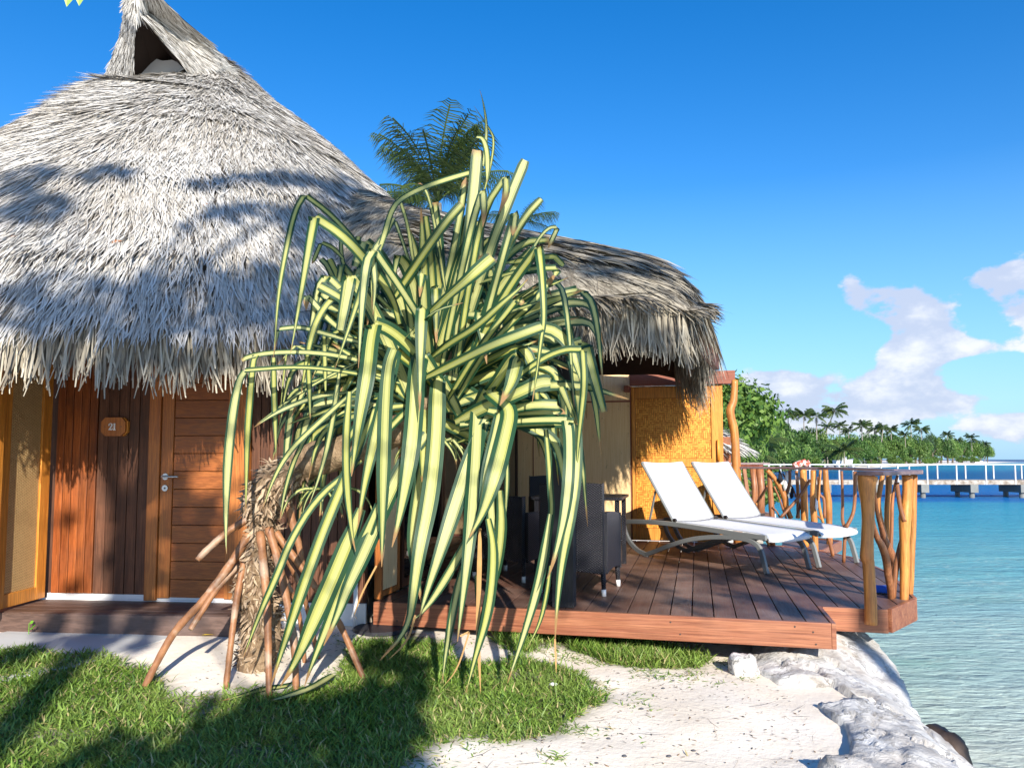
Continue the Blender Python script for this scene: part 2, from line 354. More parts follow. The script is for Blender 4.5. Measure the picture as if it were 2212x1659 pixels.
reef = t.m('MULTIPLY', t.mapr(y, 560, 600), t.mapr(y, 720, 650)); col = t.mix(t.m('MULTIPLY', reef, t.mapr(t.noise(t.mapping(co, (.02, .05, 1)), 1, 3), .42, .5)), col, (.8, .85, .9))
w1 = t.noise(t.mapping(co, (1.6, 4.4, 1), (0, 0, .25)), 2.0, 6, .62, .3); w2 = t.noise(t.mapping(co, (.5, 1.5, 1), (0, 0, -.1)), 1.0, 5, .6)
hh = t.m('ADD', t.m('MULTIPLY', w1, .14), t.m('MULTIPLY', w2, .26))
nb_ = t.bump(hh, .8, 1.0); df = t.new('ShaderNodeBsdfDiffuse'); t.put(df.inputs[0], col); t.put(df.inputs['Normal'], nb_)
gl = t.new('ShaderNodeBsdfGlossy'); gl.inputs['Roughness'].default_value = .10; t.put(gl.inputs['Normal'], nb_); fr_ = t.new('ShaderNodeFresnel'); fr_.inputs[0].default_value = 1.33; t.put(fr_.inputs['Normal'], nb_)
mx = t.new('ShaderNodeMixShader'); t.l.new(t.m('MULTIPLY', fr_.outputs[0], t.mapr(y, 3, 40, .75, .42)), mx.inputs[0]); t.l.new(df.outputs[0], mx.inputs[1]); t.l.new(gl.outputs[0], mx.inputs[2]); t.l.new(mx.outputs[0], t.o.inputs[0])
M['water'] = m
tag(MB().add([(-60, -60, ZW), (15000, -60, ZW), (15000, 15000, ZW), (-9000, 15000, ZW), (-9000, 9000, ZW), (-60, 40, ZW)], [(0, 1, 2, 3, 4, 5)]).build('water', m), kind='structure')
# sea wall: lumpy rendered coral rock between sand and water
ax_ = np.linspace(2.2, 10.5, 210); cx_ = np.linspace(0, 1, 46)
A, Cc = np.meshgrid(ax_, cx_, indexing='ij')
inner = np.interp(A, [2.2, 3.4, 3.9, 4.2, 4.6, 5.0, 5.4, 6.2, 10.5], [1.22, 1.38, 1.66, 1.75, 1.74, 1.66, 1.60, 1.9, 2.3])
outer = np.interp(A, [2.2, 4.2, 4.64, 5.1, 5.56, 5.93, 6.8, 10.5], [2.25, 2.43, 2.5, 2.60, 2.74, 2.80, 2.98, 3.3])+.16*(fbm(A*2.1, A*0, 21)-.5)+.05*(fbm(A*9, A*0, 22)-.5)
s1 = np.clip(Cc/.72, 0, 1); X = inner+(outer-inner)*s1+np.clip((Cc-.72)/.28, 0, 1)*.22
hump = np.sin(np.clip(s1, 0, 1)*math.pi)**.7
Z = gz(X, A)+.02+.06*hump-.22*s1**2.2+.04*(fbm(X*2.0, A*1.3, 31, 4)-.5)*np.clip(s1*5, 0, 1)+.045*(fbm(X*9, A*7, 33, 3)-.5)
rdg = np.abs(fbm(X*2.2+A*.6, A*1.6, 41, 4)-.5); Z = Z-.06*np.exp(-(rdg/.018)**2)*np.clip(s1*4, 0, 1)
rdg2 = np.abs(fbm(X*5+9, A*4, 47, 3)-.5); Z = Z-.02*np.exp(-(rdg2/.03)**2)
Z = Z-.10*((A > 4.55) & (A < 4.95) & (X < 2.02))
Z = np.where(Cc > .72, Z-1.25*np.clip((Cc-.72)/.28, 0, 1)**.8+.1*(fbm(A*4, Cc*9, 51)-.5), Z)
Z = Z+np.interp(A, [5.2, 6.2, 10], [0, .17, .1])*np.clip(s1*3, 0, 1)
Z[:, 0] -= .1
X = X+.04*(fbm(A*6, Cc*7, 61)-.5)
i0 = np.arange(Z.size).reshape(Z.shape); Fq = np.stack([i0[:-1, :-1], i0[:-1, 1:], i0[1:, 1:], i0[1:, :-1]], -1).reshape(-1, 4)
me = np_mesh('sea_wall', np.stack([X, A, Z], -1).reshape(-1, 3), Fq, smooth=True, tone=s1.ravel())
m, t = mat('rendered_coral_rock'); co = objco(t)
a = t.noise(co, 2.4, 8, .65, .4); b = t.noise(co, 18, 5, .65, .8); vor = t.new('ShaderNodeTexVoronoi', feature='DISTANCE_TO_EDGE')
t.put(vor.inputs['Vector'], t.vm('ADD', co, t.comb(t.m('MULTIPLY', b, .5), t.m('MULTIPLY', a, .8), 0.0))); vor.inputs['Scale'].default_value = 3.2
crack = t.mapr(vor.outputs['Distance'], 0, .035, 1, 0); crack = t.m('MULTIPLY', crack, t.mapr(a, .45, .6))
c = t.mix(t.mapr(a, .35, .62), (.42, .39, .36), (.76, .75, .72)); c = t.mix(t.mapr(b, .5, .66, 0, .55), c, (.33, .30, .26))
c = t.mix(t.m('MULTIPLY', crack, .8), c, (.12, .10, .08))
zz = t.sep(co)[2]; c = t.mix(t.mapr(t.m('ADD', zz, t.m('MULTIPLY', a, .25)), -.14, -.38), c, (.17, .125, .08))
n_ = t.noise(co, 1.1, 4); c = t.mix(t.mapr(n_, .58, .66, 0, .5), c, (.34, .24, .13))
setp(t, c, .85, .2, t.bump(t.m('ADD', t.m('SUBTRACT', t.m('MULTIPLY', b, .8), t.m('MULTIPLY', crack, .8)), a), .6, .04)); M['rock'] = m
tag(link('sea_wall', me, m), 'lumpy pale rendered rock sea wall between the sand and the lagoon', 'sea wall')
def rock(name, c, s, seed, label, mt, n=26, group=None):
    u = np.linspace(0, 2*math.pi, n, endpoint=False); v = np.linspace(.02, math.pi-.02, n//2); U, Vv = np.meshgrid(u, v)
    x = np.sin(Vv)*np.cos(U); y = np.sin(Vv)*np.sin(U); z = np.cos(Vv)
    k = 1+.55*(fbm(x*1.6+z*2.1+seed, y*1.6-z*1.3, seed)-.5)+.22*(fbm(x*5+z*3, y*5+seed, seed+3)-.5)
    sg = lambda q: np.sign(q)*np.abs(q)**.75
    P = np.stack([c[0]+s[0]*sg(x)*k, c[1]+s[1]*sg(y)*k, c[2]+s[2]*sg(z)*k], -1); r, cc = U.shape; I = np.arange(r*cc).reshape(r, cc)
    Fq = np.stack([I[:-1], np.roll(I[:-1], -1, 1), np.roll(I[1:], -1, 1), I[1:]], -1).reshape(-1, 4)
    me = np_mesh(name, P.reshape(-1, 3), Fq, smooth=True); o = link(name, me, mt); tag(o, label, 'rock', group); return o
M['wet_rock'] = plain('dark_wet_rock', (.085, .06, .045), .6, .4, 0, 9, .6, .6)
rock('rock', (2.74, 5.0, -.46), (.10, .20, .15), 3, 'dark brown wet rock jutting out of the sea wall into the water', M['wet_rock'])
rock('rock', (1.56, 5.28, .0), (.10, .10, .10), 5, 'small grey stone beside the concrete pillar under the terrace corner', M['rock'])
rock('rock', (1.50, 3.55, -.02), (.11, .13, .08), 14, 'pale boulder end of the wall rising from the sand at the bottom edge', M['rock'])
# concrete apron in front of the step
M['concrete'] = plain('path_concrete', (.50, .50, .49), .8, .2, 0, 3, .14, .3)
pp = [atz(x, y, .12) for x, y in ((-260,1372),(0,1371),(150,1340),(300,1338),(520,1345),(441,1356),(320,1390),(228,1415),(129,1432),(0,1450),(-260,1500))]
nP = len(pp); tops = [(p.x, p.y, hzf(p.x, p.y)+.010) for p in pp]; cxy = (sum(p.x for p in pp)/nP, sum(p.y for p in pp)/nP)
mbp = MB().add(tops+[(p[0], p[1], p[2]-.1) for p in tops]+[(cxy[0], cxy[1], hzf(*cxy)+.014)], [(i, (i+1) % nP, 2*nP) for i in range(nP)]+[(i, i+nP, (i+1) % nP+nP, (i+1) % nP) for i in range(nP)])
tag(mbp.build('path', M['concrete']), kind='structure')
# ------------------------------------------------------------------ the bungalow
W0 = Vector((-3.76, 6.34, 0)); W1 = Vector((-1.15, 6.07, 0)); FD = (W1-W0).normalized(); FN = Vector((FD.y, -FD.x, 0)); ZF = .27
FR = math.atan2(FD.y, FD.x)
B = empty('bungalow', (-4.4, 9.6, 0), 'thatched bungalow 21 with a tall grey palm leaf roof and a varnished timber front', 'bungalow')
def fx(px): return (atpl(px, 1000, W0, FN)-W0).dot(FD)    # distance along the front wall
def wallbox(mb, f0, f1, z0, z1, d0, d1):                  # d outward from the wall face
    c = W0+FD*((f0+f1)/2)+FN*((d0+d1)/2)+UP*((z0+z1)/2)
    return mb.frame_box(c, FD, FN, UP, (f1-f0)/2, abs(d1-d0)/2, (z1-z0)/2)
for k in M: pass
for nm in ('facade_board', 'weathered_board', 'frame', 'door', 'golden'): pass
# solid walls behind the cladding, sides and back
core = wallbox(MB(), -3.6, 2.62, .02, 2.75, -.10, -.02)
core.beam(W0-FD*3.6-FN*.06+UP*1.4, W0-FD*3.4-FN*6.5+UP*1.4, .1, 2.7); core.beam(W0-FD*3.4-FN*6.5+UP*1.4, W1-FN*6.3+UP*1.4, .1, 2.7)
core.build('wall', M['weathered_board'], B)
wallbox(MB(), -3.6, 2.64, .05, ZF+.012, -.018, .012).build('plinth', M['white_paint'], B)
wallbox(MB(), -.01, fx(508)+.03, ZF+.014, ZF+.05, -.018, .012).build('plinth_trim', M['white_paint'], B)
fj = fx(326)
def boards(f0, f1, n, mt, z0, lab=None):
    for i in range(n):
        a = f0+(f1-f0)*i/n; b = f0+(f1-f0)*(i+1)/n; dd = .014+.004*random.random()
        o = wallbox(MB(), a+.0025, b-.0025, z0+.004*random.random(), 2.5, -.015, dd).build('wall_board', mt, B, bevel=.003)
        if lab: o['label'] = lab
fm = fx(211)
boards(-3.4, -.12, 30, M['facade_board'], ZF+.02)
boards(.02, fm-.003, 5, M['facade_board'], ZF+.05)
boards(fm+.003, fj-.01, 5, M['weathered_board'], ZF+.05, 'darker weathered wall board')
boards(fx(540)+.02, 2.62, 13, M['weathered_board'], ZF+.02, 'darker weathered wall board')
# door
df0, df1 = fx(352), fx(520)
door = wallbox(MB(), df0, df0+.10, ZF+.03, 2.33, -.014, .030).build('door', M['frame'], B, bevel=.003)
wallbox(MB(), df1-.10, df1, ZF+.03, 2.33, -.014, .030).build('stile', M['frame'], door, bevel=.003)
for k in range(14):
    z = ZF+.035+k*.143; wallbox(MB(), df0+.103, df1-.103, z, z+.139, -.014, .020).build('plank', M['door'], door, bevel=.003)
jb = wallbox(MB(), fj, df0-.006, ZF+.01, 2.42, -.014, .046).build('door_frame', M['frame'], B, bevel=.004)
wallbox(MB(), df1+.006, df1+.085, ZF+.01, 2.42, -.014, .046).build('door_frame', M['frame'], B, bevel=.004)
hp = W0+FD*(df0+.045)+FN*.031+UP*1.262
hb = MB().tube([hp, hp+FN*.008], .026, 16).tube([hp+FN*.008, hp+FN*.05], .010, 10)
hb.tube(spline([hp+FN*.05, hp+FN*.054+FD*.03, hp+FN*.05+FD*.135], 3), .0095, 10); hb.tube([hp-UP*.092, hp-UP*.092+FN*.010], .025, 16)
hb.build('handle', M['metal'], door, smooth=True); MB().tube([hp-UP*.092+FN*.0102, hp-UP*.092+FN*.012], .008, 10).build('keyhole', M['bolt'], door)
# number sign
sg = atpl(249, 922, W0+FN*.03, FN); S0 = empty('number_sign', sg+FN*.0, 'eight-sided wooden sign with the white number 21 on the wall beside the door', 'sign')
def oct_(mb, c, w_, h_, ch, d0, d1):
    P = [(-w_+ch, -h_), (w_-ch, -h_), (w_, -h_+ch), (w_, h_-ch), (w_-ch, h_), (-w_+ch, h_), (-w_, h_-ch), (-w_, -h_+ch)]
    vs = [c+FD*x+UP*y+FN*d for d in (d0, d1) for x, y in P]
    return mb.add(vs, [tuple(range(8)), tuple(range(8, 16))[::-1]]+[(i, i+8, (i+1) % 8+8, (i+1) % 8) for i in range(8)])
oct_(MB(), sg+FD*.012, .104, .075, .035, -.012, .010).build('backing_board', M['golden'], S0)
oct_(MB(), sg, .104, .075, .035, .010, .030).build('sign_board', M['frame'], S0)
for sx in (-.07, .07): MB().tube([sg+FD*sx+FN*.030, sg+FD*sx+FN*.0325], .004, 8).build('nail', M['bolt'], S0)
def glyph(strokes, ox):
    mb = MB()
    for pts in strokes:
        for (x0, y0, w0), (x1, y1, w1_) in zip(pts[:-1], pts[1:]):
            dv = Vector((x1-x0, y1-y0)); dv.normalize() ; nx, ny = -dv.y, dv.x
            q = [(x0+nx*w0, y0+ny*w0), (x1+nx*w1_, y1+ny*w1_), (x1-nx*w1_, y1-ny*w1_), (x0-nx*w0, y0-ny*w0)]
            vs = [sg+FD*(ox+x)+UP*y+FN*d for d in (.0305, .034) for x, y in q]
            mb.add(vs, [(0, 1, 2, 3), (7, 6, 5, 4), (0, 4, 5, 1), (1, 5, 6, 2), (2, 6, 7, 3), (3, 7, 4, 0)])
    return mb
two = [[(-.016,.012,.005),(-.014,.020,.003),(-.006,.026,.002),(.004,.025,.003),(.010,.018,.006),(.009,.008,.006),(.000,-.006,.004),(-.010,-.016,.003),(-.017,-.025,.003)], [(-.017,-.024,.004),(-.006,-.021,.005),(.006,-.025,.005),(.014,-.020,.003),(.016,-.012,.002)], [(-.018,.012,.005),(-.011,.010,.004)]]
one = [[(0,.026,.006),(0,-.026,.006)], [(-.011,-.026,.003),(.011,-.026,.003)], [(-.010,.019,.002),(0,.025,.004)]]
glyph(two, -.018).build('number', M['white'], S0); glyph(one, .014).build('number', M['white'], S0)
# screen panel standing out from the wall at the left
A0 = Vector((-3.79, 6.30, 0)); A1 = Vector((-3.82, 5.70, 0)); PD = (A1-A0).normalized(); PN = Vector((-PD.y, PD.x, 0));
if PN.x < 0: PN = -PN
def panbox(s0, s1, z0, z1, d0, d1, mb=None):
    mb = mb or MB(); return mb.frame_box(A0+PD*((s0+s1)/2)+PN*((d0+d1)/2)+UP*((z0+z1)/2), PD, PN, UP, (s1-s0)/2, abs(d1-d0)/2, (z1-z0)/2)
SL = empty('side_screen', A0, 'golden timber screen with woven cane standing out from the wall at the left edge', 'screen')
panbox(.0, .11, ZF+.02, 2.45, -.02, .02).build('stile', M['golden'], SL, bevel=.003); panbox(.47, .585, ZF+.02, 2.45, -.02, .02).build('stile', M['golden'], SL, bevel=.003)
panbox(.112, .468, ZF+.02, ZF+.12, -.018, .018).build('rail', M['golden'], SL, bevel=.003); panbox(.112, .468, 2.3, 2.45, -.018, .018).build('rail', M['golden'], SL, bevel=.003)
m, t = mat('woven_cane'); co = objco(t); x, y, z = t.sep(co)[:3]
kz = t.m('SINE', t.m('MULTIPLY', z, 520.0)); ky = t.m('SINE', t.m('MULTIPLY', t.m('ADD', y, x), 150.0)); n = t.noise(co, 30, 4)
f = t.m('MULTIPLY', kz, t.m('MULTIPLY', ky, 1.0)); f = t.mapr(t.m('ADD', f, t.m('MULTIPLY', n, .8)), -.4, 1.1)
setp(t, t.mix(f, (.30, .17, .06), (.80, .56, .27)), .55, .3, t.bump(f, .9, .006)); M['cane'] = m
panbox(.112, .468, ZF+.122, 2.298, -.006, .004).build('cane_panel', M['cane'], SL)
pst = MB().frame_box(A0+PD*.68+UP*1.35, PD, PN, UP, .07, .07, 1.08); o = pst.build('corner_post', M['golden'], SL, bevel=.006)
# entry step
stp = empty('entrance_step', (-3, 6, .14), 'low brown wooden step in front of the entrance door', 'step')
sx0, sx1 = -7.0, atz(503, 1323, ZF).x; sy = lambda x: 5.83-(x+4)*.085
nb = 4
for i in range(nb):
    a, b = i/nb, (i+1)/nb
    def yy_(x, k): return sy(x)+(W0+FD*((x-W0.x)/FD.x)).y*k-sy(x)*k-.012*k
    P = [(sx0, yy_(sx0, a)+.004), (sx1, yy_(sx1, a)+.004), (sx1, yy_(sx1, b)-.004), (sx0, yy_(sx0, b)-.004)]
    MB().prism(P, ZF-.03, ZF+.002*random.random()).build('board', M['deck_h'] if 'deck_h' in M else M['deck'], stp, bevel=.003)
MB().prism([(sx0, sy(sx0)-.028), (sx1+.028, sy(sx1)-.028), (sx1+.028, sy(sx1)), (sx0, sy(sx0))], .09, ZF-.002).build('riser', M['step'] if 'step' in M else M['deck'], stp, bevel=.003)
MB().prism([(sx1+.002, sy(sx1)+.002), (sx1+.028, sy(sx1)+.002), (sx1+.028, sy(sx1)+.44), (sx1+.002, sy(sx1)+.44)], .09, ZF-.002).build('riser', M['step'], stp, bevel=.003)
# drain pipe and dark mat at the corner
pc = W1+FN*.06-FD*.05
MB().tube([pc+UP*.06, pc+UP*.50], .017, 12).tube(spline([pc+UP*.50, pc+UP*.56, pc+UP*.58-FN*.07], 4), .022, 12).build('drain_pipe', M['white'], None, smooth=True)
tag(bpy.data.objects['drain_pipe'], 'short white plastic drain pipe with elbow at the corner of the wall', 'pipe')
p0 = atz(822, 1357, .12); MB().tube([p0+UP*-.01, p0+UP*.012], [.22, .20], 28).build('drain_cover', plain('black_rubber', (.03, .03, .035), .6, .3, 0, 20, .3), None, bevel=0)
tag(bpy.data.objects['drain_cover'], 'flat dark round cover on the sand under the drain pipe', 'cover')
# --- terrace walls
T0 = Vector((-1.06, 6.16, 0)); TL = 4.85; T1 = T0+D*TL; ZD = .30
tw = MB()
PR = E.copy()
def side(mb, s0, s1, z0, z1, d0=-.03, d1=.03):
    return mb.frame_box(T0+D*((s0+s1)/2)+PR*((d0+d1)/2)+UP*((z0+z1)/2), D, PR, UP, (s1-s0)/2, abs(d1-d0)/2, (z1-z0)/2)
m, t = mat('reed_panel'); co = objco(t); v = t.mapping(co, (190, 190, 2.5)); n = t.noise(v, 1.0, 3, .6); n2 = t.noise(t.mapping(co, (60, 60, 9)), 1.0, 3)
c = t.mix(t.mapr(n, .3, .7), (.74, .49, .23), (.90, .68, .39)); c = t.mix(t.mapr(n2, .66, .74, 0, .7), c, (.2, .11, .05)); setp(t, c, .6, .3, t.bump(n, .4, .002)); M['reed'] = m
side(MB(), .0, .03, ZD, 2.6).build('door_frame', M['frame'], B)
pn = side(MB(), .032, .37, ZD+.06, 2.3, -.012, .012).build('shutter_panel', M['reed'], B)
side(MB(), .032, .37, ZD+.01, ZD+.057, -.018, .018).build('rail', M['frame'], pn); side(MB(), .372, .41, ZD+.01, 2.3, -.02, .02).build('stile', M['frame'], pn)
for k in range(4):
    s0 = .46+k*1.09; g = side(MB(), s0+.05, s0+1.03, ZD+.09, 2.25, -.006, .006).build('glass_door', M['glass'], B)
    side(MB(), s0, s0+.048, ZD+.02, 2.32, -.022, .022).build('frame', M['brown_frame'], g); side(MB(), s0+1.032, s0+1.08, ZD+.02, 2.32, -.022, .022).build('frame', M['brown_frame'], g)
    side(MB(), s0+.05, s0+1.03, ZD+.02, ZD+.088, -.02, .02).build('frame', M['brown_frame'], g); side(MB(), s0+.05, s0+1.03, 2.252, 2.32, -.02, .02).build('frame', M['brown_frame'], g)
side(MB(), .0, TL, 2.325, 2.9, -.04, .02).build('lintel', M['brown_frame'], B)
# back wall
BW = Vector((1.65, 10.6, 0)); BN = -D
def back(px0, px1, z0, z1, d0, d1, mb=None):
    a = (atpl(px0, 1000, BW, BN)-BW).dot(E) if px0 > 10 else px0; b = (atpl(px1, 1000, BW, BN)-BW).dot(E)
    mb = mb or MB(); return mb.frame_box(BW+E*((a+b)/2)+BN*((d0+d1)/2)+UP*((z0+z1)/2), E, BN, UP, (b-a)/2, abs(d1-d0)/2, (z1-z0)/2)
bxs = [1035, 1152, 1245, 1363]
zb = 2.20
for a, b in zip(bxs[:-1], bxs[1:]):
    back(a+1.2, b-1.2, ZD+.03, zb-.012, -.02, .004).build('reed_panel', M['reed'], B); back(a+1.2, b-1.2, zb+.012, 3.0, -.02, .004).build('reed_panel', M['reed'], B)
    back(b-1, b+1, ZD, 3.0, -.02, .010).build('batten', M['redbeam'], B)
back(1035, 1363, zb-.012, zb+.012, -.02, .010).build('batten', M['redbeam'], B); back(1035, 1362, ZD, ZD+.028, -.02, .012).build('batten', M['redbeam'], B)
back(1352, 1362, 2.32, 2.40, .012, .2).build('beam_end', M['redbeam'], B)
# --- woven screen at the right end
SC = empty('woven_screen', BW+E*.6, 'golden screen of herringbone woven cane in a timber frame behind the sun loungers', 'screen')
w0 = (atpl(1366, 1000, BW, BN)-BW).dot(E); w1 = (atpl(1563, 1000, BW, BN)-BW).dot(E)
def scr(a, b, z0, z1, d0, d1, mb=None):
    mb = mb or MB(); return mb.frame_box(BW+E*((a+b)/2)+BN*((d0+d1)/2)+UP*((z0+z1)/2), E, BN, UP, (b-a)/2, abs(d1-d0)/2, (z1-z0)/2)
ztop = 2.385; zm = 1.30
scr(w1-.15, w1, ZD+.01, ztop, -.02, .03).build('stile', M['golden'], SC, bevel=.003); scr(w0, w0+.045, ZD+.01, ztop, -.02, .02).build('stile', M['golden'], SC, bevel=.003)
scr(w0+.047, w1-.152, ztop-.15, ztop, -.018, .024).build('rail', M['golden'], SC, bevel=.003); scr(w0+.047, w1-.152, zm, zm+.11, -.018, .024).build('rail', M['golden'], SC, bevel=.003)
scr(w0+.047, w1-.152, ZD+.01, ZD+.17, -.018, .024).build('rail', M['golden'], SC, bevel=.003)
hd = BW+E*(w1-.065)+BN*.055; MB().tube([hd+UP*1.38, hd+UP*1.66], .020, 10).tube([hd+UP*1.42, hd+UP*1.42-BN*.04], .008, 6).tube([hd+UP*1.62, hd+UP*1.62-BN*.04], .008, 6).build('handle', M['golden'], SC, smooth=True)
def weave(a0, a1, z0, z1):
    s = .024; nx = int((a1-a0)/s); nz_ = int((z1-z0)/s); s_x = (a1-a0)/nx; s_z = (z1-z0)/nz_; V = []; Fa = []; tn = []
    for i in range(nx):
        for j in range(nz_):
            ph = (i+j) % 8 if ((i//1) % 2 == 0 or True) else 0
            vert = ph < 4
            # herringbone: the diagonal turns every 16 cells
            jj = j if (i//12) % 2 == 0 else -j
            ph = (i+jj) % 8; vert = ph < 4
            cx = a0+(i+.5)*s_x; cz = z0+(j+.5)*s_z; hgt = .0055 if ph in (1, 2, 5, 6) else .002
            hw, hh2 = (.40*s_x, .52*s_z) if vert else (.52*s_x, .40*s_z)
            b = len(V)
            for ex, ez, dd in ((-1, -1, 0), (1, -1, 0), (1, 1, 0), (-1, 1, 0)):
                V.append(BW+E*(cx+ex*hw)+UP*(cz+ez*hh2)+BN*(.002+hgt))
            Fa.append((b, b+1, b+2, b+3)); r_ = random.random(); tn += [r_]*4
    return V, Fa, tn
m, t = mat('cane_strips'); tn = tone(t); c = t.mix(tn, (.58, .19, .022), (.88, .42, .065)); n = t.noise(objco(t), 60, 3); c = t.mix(t.mapr(n, .5, .7, 0, .4), c, (.45, .2, .04)); setp(t, c, .45, .4, t.bump(n, .3, .002)); M['strips'] = m
for za, zb_ in ((zm+.112, ztop-.152), (ZD+.172, zm-.002)):
    pb = scr(w0+.047, w1-.152, za, zb_, -.010, .001).build('backing_panel', plain('cane_shadow_gap', (.20, .08, .015), .7, .2), SC)
    V, Fa, tn_ = weave(w0+.05, w1-.155, za+.003, zb_-.003)
    o = link('woven_cane', np_mesh('woven_cane', np.array(V), np.array(Fa), tone=tn_, off=SC.location), M['strips'], SC); o['kind'] = 'stuff'
scr(w0-.02, w1, ZD, 2.405, -.06, -.03).build('backing_board', M['golden'], SC)
# header beam and crooked post
back(1364, 1591, 2.41, 2.585, -.07, .07).build('header_beam', M['redbeam'], B, bevel=.004)
def RP(x, y, Y): return at((2650+x/1.3827)/1.7816, (1300+y/1.3827)/1.7816, Y)
RK = 1/(1.3827*1.7816*F)
pts = [(246, 225), (243, 290), (238, 340), (222, 385), (228, 430), (240, 480), (248, 560), (254, 680), (258, 820), (262, 960), (263, 1078)]
rr = [17, 18, 20, 22, 21, 22, 22, 23, 24, 24, 25]
P = spline([RP(x, y, 10.22) for x, y in pts], 3); P[-1].z = ZD
MB().tube(P, [r*RK*10.22 for r in lerpl(rr, 3)], 14, .02).build('log_post', M['log'], B, smooth=True)
# black post at the front of the terrace
pb = atz(1219, 1309, ZD); MB().frame_box(pb+UP*1.15, E, D, UP, .082, .06, 1.15).build('post', M['post'], B, bevel=.004)
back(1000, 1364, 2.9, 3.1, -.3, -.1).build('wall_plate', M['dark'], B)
# ------------------------------------------------------------------ thatch
m, t = mat('dry_palm_thatch'); co = objco(t); tn = tone(t)
n = t.noise(co, .9, 4, .6); n2 = t.noise(co, 9, 4, .6)
c = t.ramp(tn, [(0, (.05, .043, .035)), (.14, (.11, .095, .08)), (.22, (.40, .38, .345)), (1.0, (.74, .72, .68))]); c = t.mix(t.mapr(n, .45, .7, 0, .5), c, (.42, .37, .30)); c = t.mix(t.mapr(n2, .62, .75, 0, .5), c, (.20, .16, .12))  # lowest tones paint some strands dark, as shaded gaps between the others
setp(t, c, .75, .2); M['thatch'] = m
m, t = mat('fringe_thatch'); co = objco(t); tn = tone(t)
c = t.mix(tn, (.12, .10, .075), (.50, .45, .35)); setp(t, c, .75, .2); M['fringe'] = m
m, t = mat('thatch_bed'); n = t.noise(objco(t), 14, 4); setp(t, t.mix(n, (.05, .042, .034), (.14, .12, .10)), .9, .1); M['bed'] = m
RC = np.array([-4.4, 9.85]); ER, DRv = np.array(E[:2]), np.array(D[:2])
prof_r = [.05, .75, 1.25, 1.9, 2.7, 3.6, 4.3, 4.75]
prof_R = [6.95, 6.50, 6.05, 5.50, 4.80, 3.88, 3.02, 2.29]; prof_F = [6.0, 5.85, 5.68, 5.43, 4.72, 3.76, 2.97, 2.29]; prof_L = [6.30, 6.02, 5.68, 5.16, 4.48, 3.68, 2.95, 2.29]
def zprof(r, x, y):                        # roof height: steep to the right, long slope to the left
    h = np.hypot(x, y)+1e-6; cx, cy = x/h, y/h; zR, zF, zL = (np.interp(r, prof_r, p_) for p_ in (prof_R, prof_F, prof_L))
    wR = np.clip(cx*1.5, 0, 1)**1.1; wL = np.clip(-cx, 0, 1)**2; wM = 1-wR-wL; tilt = .50*np.clip(-x+.06, 0, 3)*np.interp(r, [0, 2, 4, 4.75], [1, 1, .3, 0])*wM*(cy < 0); return wR*zR+wL*zL+wM*np.where(cy < 0, zF, (zR+zL)/2)-tilt
def supr(th, n=2.5):                       # rounded square outline, corner towards the camera's right
    return (np.abs(np.cos(th))**n+np.abs(np.sin(th))**n)**(-1/n)
def Smain(th, r):
    k = supr(th); f = np.clip(r/4.75, 0, 1); kk = 1+(k-1)*.75*f
    rr = r*kk; lx, ly = rr*np.cos(th), rr*np.sin(th)
    x = RC[0]+lx*ER[0]+ly*DRv[0]; y = RC[1]+lx*ER[1]+ly*DRv[1]
    z = zprof(r, x-RC[0], y-RC[1])+.07*(fbm(x*1.3+5, y*1.3, 3)-.5)
    return np.stack([x, y, z], -1)
def surf_strands(S, th, r, L, W, dth=.02, dr=.02, **kw):
    p = S(th, r); pr = S(th, r+dr)-p; pt = S(th+dth, r)-p
    pr /= np.linalg.norm(pr, axis=1)[:, None]; nn = np.cross(pt, pr); nn /= np.linalg.norm(nn, axis=1)[:, None]
    nn = np.where((nn[:, 2] < 0)[:, None], -nn, nn); pt /= np.linalg.norm(pt, axis=1)[:, None]
    a = kw.pop('swirl', 0); jit = kw.pop('jit', .22); ang = a+R_.randn(len(p))*jit
    d = pr*np.cos(ang)[:, None]+pt*np.sin(ang)[:, None]
    return ribbons(p+nn*.01, d, nn, L, W, **kw)
def grid_mesh(name, S, u, v, mt, parent, flip=False):
    U, Vv = np.meshgrid(u, v, indexing='ij'); P = S(U.ravel(), Vv.ravel()); I = np.arange(U.size).reshape(U.shape)
    Fq = np.stack([I[:-1, :-1], I[:-1, 1:], I[1:, 1:], I[1:, :-1]], -1).reshape(-1, 4)
    off = rootof(parent).location; return link(name, np_mesh(name, P, Fq, smooth=True, off=off), mt, parent)
roof = grid_mesh('roof', Smain, np.linspace(0, 2*math.pi, 73), np.array([.1, .5, 1, 1.5, 2, 2.7, 3.4, 4.1, 4.7]), M['bed'], B)
def stuff(name, V, Fq, per, mt, parent, rs=R_, tones=None, off=None):
    N = len(V)//per; tn = np.repeat(rs.rand(N) if tones is None else tones, per)
    off = rootof(parent).location if parent is not None else (0, 0, 0)
    o = link(name, np_mesh(name, V, Fq, tone=tn, off=off), mt, parent); o['kind'] = 'stuff'; return o
